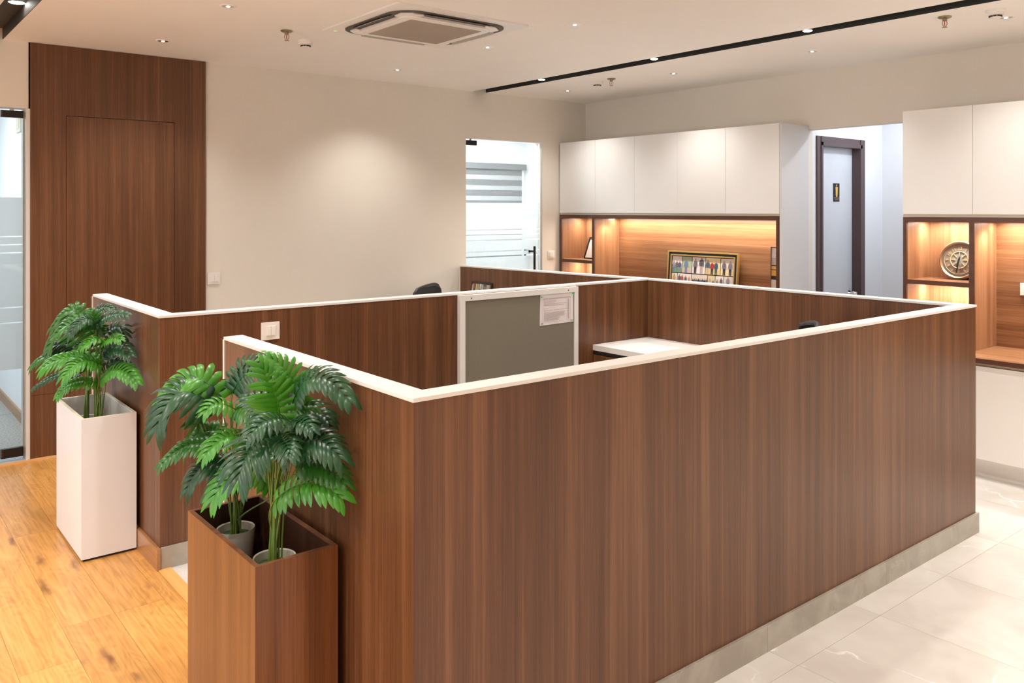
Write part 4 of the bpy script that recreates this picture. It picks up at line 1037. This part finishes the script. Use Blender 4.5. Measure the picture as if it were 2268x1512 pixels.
sprinkler(2.236, 5.039, 'brass fire sprinkler on the ceiling left of the air conditioner')
sprinkler(5.091, 2.232, 'brass fire sprinkler on the ceiling at the upper right, beside the black channel')
sprinkler(5.24, 5.103, 'brass fire sprinkler on the ceiling beyond the middle of the black channel')
def detector(x, y, lb):
    t = thing('smoke_detector', lb, 'smoke detector', (x, y, CZ), 'ceiling smoke detectors')
    MB().lathe([(.052, 0), (.052, -.012), (.046, -.016), (.046, -.026), (.030, -.034)], (x, y, CZ), 32).build('housing', 'plastic', t, smooth=True)
    sl = MB()
    for k in range(10):
        a0 = 2 * PI * (k + .08) / 10; a1 = 2 * PI * (k + .8) / 10
        sl.prism([(x + r * math.cos(a), y + r * math.sin(a)) for r, a in ((.024, a0), (.0345, a0), (.0345, (a0 + a1) / 2), (.0345, a1), (.024, a1))], CZ - .041, CZ - .035)
    sl.build('air_slots', 'black', t)
    MB().lathe([(.030, -.034), (.028, -.0345), (.028, -.042), (.030, -.042), (.026, -.048), (.0001, -.049)], (x, y, CZ), 28).build('cover', 'plastic', t, smooth=True)
detector(2.467, 5.255, 'white smoke detector beside the left sprinkler')
detector(5.144, 1.974, 'white smoke detector at the upper right corner of the picture')
detector(5.254, 5.288, 'white smoke detector beside the far sprinkler')

# ceiling cassette air conditioner
ax0, ax1, ay0, ay1 = 2.392, 3.335, 3.945, 4.870
acx, acy = (ax0 + ax1) / 2, (ay0 + ay1) / 2
t = thing('air_conditioner', 'square white ceiling cassette air conditioner with central grille', 'air conditioner', (acx, acy, CZ))
def rr(hx, hy, r, n=8):
    P = []
    for (sx, sy, a0) in ((1, 1, 0), (-1, 1, 90), (-1, -1, 180), (1, -1, 270)):
        for k in range(n + 1):
            a = R(a0 + 90 * k / n); P.append((acx + sx * (hx - r) + r * math.cos(a), acy + sy * (hy - r) + r * math.sin(a)))
    return P
hx, hy = (ax1 - ax0) / 2, (ay1 - ay0) / 2
MB().prism(rr(hx, hy, .02), CZ - .010, CZ - .0005).build('outer_plate', 'plastic', t, bevel=.0)
MB().prism(rr(.405, .392, .16), CZ - .0145, CZ - .0105).build('slot_recess', 'acdark', t)
MB().prism(rr(.322, .312, .10), CZ - .030, CZ - .0148).build('centre_panel', 'plastic', t, bevel=.002)
# raised corner lands
for sx in (-1, 1):
    for sy in (-1, 1):
        MB().prism([(acx + sx * a, acy + sy * b) for a, b in ((.255, .255), (.35, .225), (.355, .30), (.30, .345), (.225, .345))][::(1 if sx * sy > 0 else -1)], CZ - .024, CZ - .0147).build('corner_land', 'plastic', t, bevel=.002)
def louvre(cx_, cy_, lx, ly, tilt):
    m = MB(); n = 5
    L = max(lx, ly)
    for j in range(n + 1):
        u = -1 + 2 * j / n
        for s, zz in ((-1, 0), (1, 0)):
            pass
    i = len(m.v)
    for j in range(9):
        u = -1 + j / 4; wv = .021 * (1 - .45 * u ** 4)
        for k in range(4):
            v = -1 + 2 * k / 3
            dz = -.0165 - tilt * v * .010 - .003 * (1 - v * v)
            if lx > ly: m.v.append((cx_ + u * lx, cy_ + v * wv, CZ + dz))
            else: m.v.append((cx_ + v * wv, cy_ + u * ly, CZ + dz))
    for j in range(8):
        for k in range(3):
            a = i + j * 4 + k; m.f.append((a, a + 1, a + 5, a + 4))
    nv = len(m.v); fs = list(m.f)
    m.v += [(x, y, z + .002) for x, y, z in m.v[:nv]]
    m.f += [tuple(q + nv for q in reversed(f)) for f in fs]
    for j in range(8):
        m.f.append((j * 4, j * 4 + 4, j * 4 + 4 + nv, j * 4 + nv)); m.f.append((j * 4 + 3 + nv, j * 4 + 7 + nv, j * 4 + 7, j * 4 + 3))
    for k in range(3):
        m.f.append((k + nv, k + 1 + nv, k + 1, k)); m.f.append((32 + k, 33 + k, 33 + k + nv, 32 + k + nv))
    return m
for (a, b, lx, ly, tl) in ((acx, acy + .358, .24, .02, 1), (acx, acy - .358, .24, .02, -1), (acx + .368, acy, .02, .23, 1), (acx - .368, acy, .02, .23, -1)):
    louvre(a, b, lx, ly, tl).build('louvre', 'aclouvre', t, smooth=True)
gw = .258
MB().prism(rr(.295, .285, .05), CZ - .0315, CZ - .0302).build('grille_frame', 'plastic', t)
for k in range(4):
    xa = acx - gw + k * gw / 2
    gq = B(xa + .0015, xa + gw / 2 - .0015, acy - .252, acy + .252, CZ - .0335, CZ - .0317).build('grille_panel', 'acgrey', t)
gb = MB()
for k in range(40):
    y = acy - .248 + k * .0126
    gb.box(acx - gw + .002, acx + gw - .002, y, y + .004, CZ - .0355, CZ - .0337)
go = gb.build('grille_slats', 'acgrey', t); go['kind'] = 'stuff'
B(2.447, 2.465, 4.80, 4.815, CZ - .012, CZ - .0101).build('status_light', plain('green_led', (.1, .5, .1), .3, emis=(.2, .9, .1), es=.5), t)

# ------------------------------------------------------------------ office chairs
def chair(x, y, ang, top, lb):
    t = thing('office_chair', lb, 'chair', (x, y, 0)); t['_loc'] = (0.0, 0.0, 0.0)
    t.rotation_euler = (0, 0, ang)
    def bx(*a): return B(*a)
    # back: curved rounded frame with mesh
    zb0, zb1 = .56, top
    nh, nw = 14, 12
    def bp(u, v):
        hwid = .225 * (1 - .10 * (1 - v)) * (1 if v < .8 else math.sqrt(max(0, 1 - ((v - .8) / .2) ** 2 * .45)))
        z = zb0 + (zb1 - zb0) * v
        if v > .8: z -= .030 * u * u * ((v - .8) / .2)
        return Vector((u * hwid, .24 + .05 * v ** 2 - .045 * u * u + .02 * math.sin(PI * v), z))
    outline = [bp(-1, k / 10) for k in range(11)] + [bp(-1 + 2 * k / 8, 1) for k in range(1, 9)] + [bp(1, 1 - k / 10) for k in range(1, 11)] + [bp(1 - 2 * k / 6, 0) for k in range(1, 7)]
    MB().tube([tuple(p) for p in outline] , .015, 8).build('back_frame', 'chair', t, smooth=True)
    mm = MB()
    for j in range(nh + 1):
        for i in range(nw + 1): mm.v.append(tuple(bp(-1 + 2 * i / nw, j / nh)))
    for j in range(nh):
        for i in range(nw):
            a = j * (nw + 1) + i; mm.f.append((a, a + 1, a + nw + 2, a + nw + 1))
    nv = len(mm.v); fs = list(mm.f)
    mm.v += [(a, b + .006, c) for a, b, c in mm.v[:nv]]; mm.f += [tuple(q + nv for q in reversed(f)) for f in fs]
    mm.build('back_mesh', 'mesh', t, smooth=True, solid=1)
    for k in range(16):
        v = .30 + k * .043
        pts = [tuple(bp(u, v) - Vector((0, .003, 0))) for u in (-.8, -.4, 0, .4, .8)]
        MB().tube(pts, .0025, 5).build('mesh_rib', 'chair', t)
    MB().tube([(0, .05, .42), (0, .27, .44), (0, .31, .60), (0, .30, .78)], [.022, .022, .02, .014], 8).build('back_support', 'chair', t, smooth=True)
    s = MB().prism([(.24 * math.cos(a) * (1 if abs(math.cos(a)) < .9 else .98), -.02 + .24 * math.sin(a)) for a in [2 * PI * k / 28 for k in range(28)]], .42, .49)
    s.build('seat', 'seatfab', t, bevel=.02)
    for sx in (-1, 1):
        MB().tube([(sx * .18, 0, .43), (sx * .27, 0, .45), (sx * .28, .02, .64)], .014, 8).build('arm_post', 'chair', t, smooth=True)
        B(sx * .28 - .035, sx * .28 + .035, -.12, .12, .64, .67).build('arm_rest', 'chair', t, bevel=.01)
    MB().lathe([(.028, .12), (.028, .30), (.018, .31), (.018, .42)], (0, 0, 0), 16).build('gas_lift', 'steel', t, smooth=True)
    for k in range(5):
        a = 2 * PI * k / 5 + .3; c_, s_ = math.cos(a), math.sin(a)
        l = MB().tube([(0, 0, .12), (.16 * c_, .16 * s_, .105), (.29 * c_, .29 * s_, .075)], [.026, .02, .014], 8).build('base_leg', 'chair', t, smooth=True)
        MB().lathe([(.0275, -.02), (.0275, .02)], (.29 * c_, .29 * s_, .0285), 16, 'x').build('caster', 'chair', l, smooth=True)
    return t
chair(3.850, 6.255, R(206), 1.064, 'black mesh office chair in the far cubicle, its back showing above the middle partition')
chair(4.076, 2.782, R(224), 1.063, 'black mesh office chair in the near cubicle, its top just above the long front cap')

# ------------------------------------------------------------------ planters
def planter(x0, x1, y0, y1, z1, mat, inner, lb, foot, edge):
    t = thing('planter_box', lb, 'planter', ((x0 + x1) / 2, (y0 + y1) / 2, 0))
    th = .016; zb = .012 if foot else 0
    B(x0, x0 + th, y0 + th, y1 - th, zb, z1 - .001).build('side_panel', mat, t)
    B(x1 - th, x1, y0 + th, y1 - th, zb, z1 - .001).build('side_panel', mat, t)
    B(x0, x1, y0, y0 + th, zb, z1 - .001).build('end_panel', mat, t)
    B(x0, x1, y1 - th, y1, zb, z1 - .001).build('end_panel', mat, t)
    for (a, b, c, d) in ((x0, x0 + th, y0 + th, y1 - th), (x1 - th, x1, y0 + th, y1 - th), (x0, x1, y0, y0 + th), (x0, x1, y1 - th, y1)):
        B(a + .0003, b - .0003, c + .0003, d - .0003, z1 - .001, z1).build('top_edge', edge, t)
    iw = .0008
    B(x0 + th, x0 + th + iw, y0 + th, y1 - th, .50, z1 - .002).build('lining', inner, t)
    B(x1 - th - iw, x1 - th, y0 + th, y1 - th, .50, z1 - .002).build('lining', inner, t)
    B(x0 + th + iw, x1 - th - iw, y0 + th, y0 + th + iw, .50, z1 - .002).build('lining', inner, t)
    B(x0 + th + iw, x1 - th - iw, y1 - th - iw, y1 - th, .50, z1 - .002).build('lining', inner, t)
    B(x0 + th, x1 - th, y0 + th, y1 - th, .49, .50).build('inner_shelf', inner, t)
    if foot: B(x0 + .01, x1 - .01, y0 + .01, y1 - .01, 0, zb - .0002).build('foot', 'black', t)
    return t
planter(.915, 1.170, 2.272, 2.846, .70, 'planter_wood', 'planter_dark', 'tall walnut planter box in the foreground, holding two potted palms', True, 'planter_wood')
planter(.925, 1.176, 4.440, 5.020, .69, 'whiteplanter', 'potw', 'tall white planter box standing on the oak floor at the left', True, 'plantedge')

def bez(b, m, t, u):
    b, m, t = Vector(b), Vector(m), Vector(t); c = m * 2 - (b + t) * .5
    return b * (1 - u) ** 2 + c * 2 * u * (1 - u) + t * u * u
def frond(b, m, t, hw, shade, parent, root, rng):
    """pinnate leaf: arched midrib with broad pointed leaflets fused near the rib"""
    mb = MB(); L = sum((bez(b, m, t, (k + 1) / 8) - bez(b, m, t, k / 8)).length for k in range(8))
    n = max(7, min(12, int(L / .0165)))
    up = Vector((0, 0, 1)); view = Vector((-.629, -.777, .35)).normalized()
    for side in (-1, 1):
        for k in range(n):
            u = (k + .4) / n * .97
            p = bez(b, m, t, u); tg = (bez(b, m, t, min(1, u + .03)) - bez(b, m, t, max(0, u - .03))).normalized()
            nrm = (up * .75 + view * .65); nrm = (nrm - tg * nrm.dot(tg)).normalized()
            sd = tg.cross(nrm).normalized() * side
            prof = math.sin(PI * min(1, .22 + .62 * u)) ** .7
            ll = hw * 1.45 * prof * rng.uniform(.92, 1.08)
            ang = R(80 - 62 * u ** 1.1 + rng.uniform(-4, 4))
            d = (tg * math.cos(ang) + sd * math.sin(ang)).normalized()
            wd = max(.0080, L / n * 1.04) * .5 * max(.80, math.sin(ang))
            wdir = d.cross(nrm).normalized()
            droop = rng.uniform(.16, .32)
            ns = 8; i0 = len(mb.v)
            tw = rng.uniform(-.15, .15)
            for j in range(ns + 1):
                s = j / ns
                c = p + d * (ll * s) - nrm * 0 - up * (ll * droop * s ** 2.0) + nrm * (ll * .14 * math.sin(PI * s))
                wj = wd * (1.05 - .12 * s if s < .3 else 1.015) * (1 if s < .62 else max(.02, math.cos((s - .62) / .38 * PI / 2)) ** .7)
                wv = (wdir + nrm * tw * s).normalized()
                for q in (-1, -.5, 0, .5, 1):
                    mb.v.append(tuple(c + wv * (wj * q) - nrm * (abs(q) * wj * .35) + nrm * (.0 if q else -.0012)))
            for j in range(ns):
                for q in range(4):
                    a = i0 + j * 5 + q
                    mb.f.append((a, a + 1, a + 6, a + 5))
    # end leaflet
    mb.tube([bez(b, m, t, k / 8) for k in range(9)], [.0022 - .0016 * k / 8 for k in range(9)], 6)
    o = mb.build('frond', LEAF[shade], parent, smooth=False, solid=1)
    for p in o.data.polygons: p.use_smooth = True
    # stalk
    r0 = Vector(root) + Vector((rng.uniform(-.018, .018), rng.uniform(-.018, .018), 0))
    bb = Vector(b); out = bez(b, m, t, .05) - bb
    h = bb.z - r0.z
    c1 = Vector((r0.x + (bb.x - r0.x) * .12, r0.y + (bb.y - r0.y) * .12, r0.z + h * .55))
    c2 = bb - out.normalized() * min(.06, h * .3) - Vector((0, 0, h * .10))
    pts = []
    for k in range(11):
        u = k / 10
        pts.append(r0 * (1 - u) ** 3 + c1 * 3 * u * (1 - u) ** 2 + c2 * 3 * u * u * (1 - u) + bb * u ** 3)
    MB().tube(pts, [.0032 - .0012 * k / 10 for k in range(11)], 7).build('stalk', 'stem', o, smooth=True)
PL = {'A': ((1.035, 2.735), .648, .062, 'pot', 'potted palm in the left pot of the walnut planter'),
      'B': ((1.035, 2.42), .653, .064, 'pot', 'potted palm in the right front pot of the walnut planter'),
      'C': ((1.045, 4.64), .60, .075, 'potw', 'potted palm in the front half of the white planter'),
      'D': ((1.040, 4.87), .60, .075, 'potw', 'potted palm in the rear half of the white planter')}
for key, ((x, y), rim, r, pm_, lb) in PL.items():
    t = thing('potted_palm', lb, 'plant', (x, y, .5), 'artificial palms in the planters')
    h0 = .5005
    MB().lathe([(.0001, h0), (r * .74, h0), (r * .80, h0 + .01), (r * .96, rim - .04), (r, rim - .004), (r * .985, rim), (r * .93, rim - .003), (r * .90, rim - .03), (.0001, rim - .032)], (x, y, 0), 40).build('pot', pm_, t, smooth=True)
    mo = MB().lathe([(r * .895, rim - .0315), (r * .8, rim - .024), (r * .4, rim - .018), (.0001, rim - .016)], (x, y, 0), 32).build('moss', 'moss', t, smooth=True)
    rg = random.Random(ord(key))
    for (pk, b, m, tt, hw, sh) in FRONDS:
        if pk == key: frond(b, m, tt, hw, sh, t, (x, y, rim - .022), rg)

for o in list(bpy.data.objects):
    if '_loc' in o: del o['_loc']
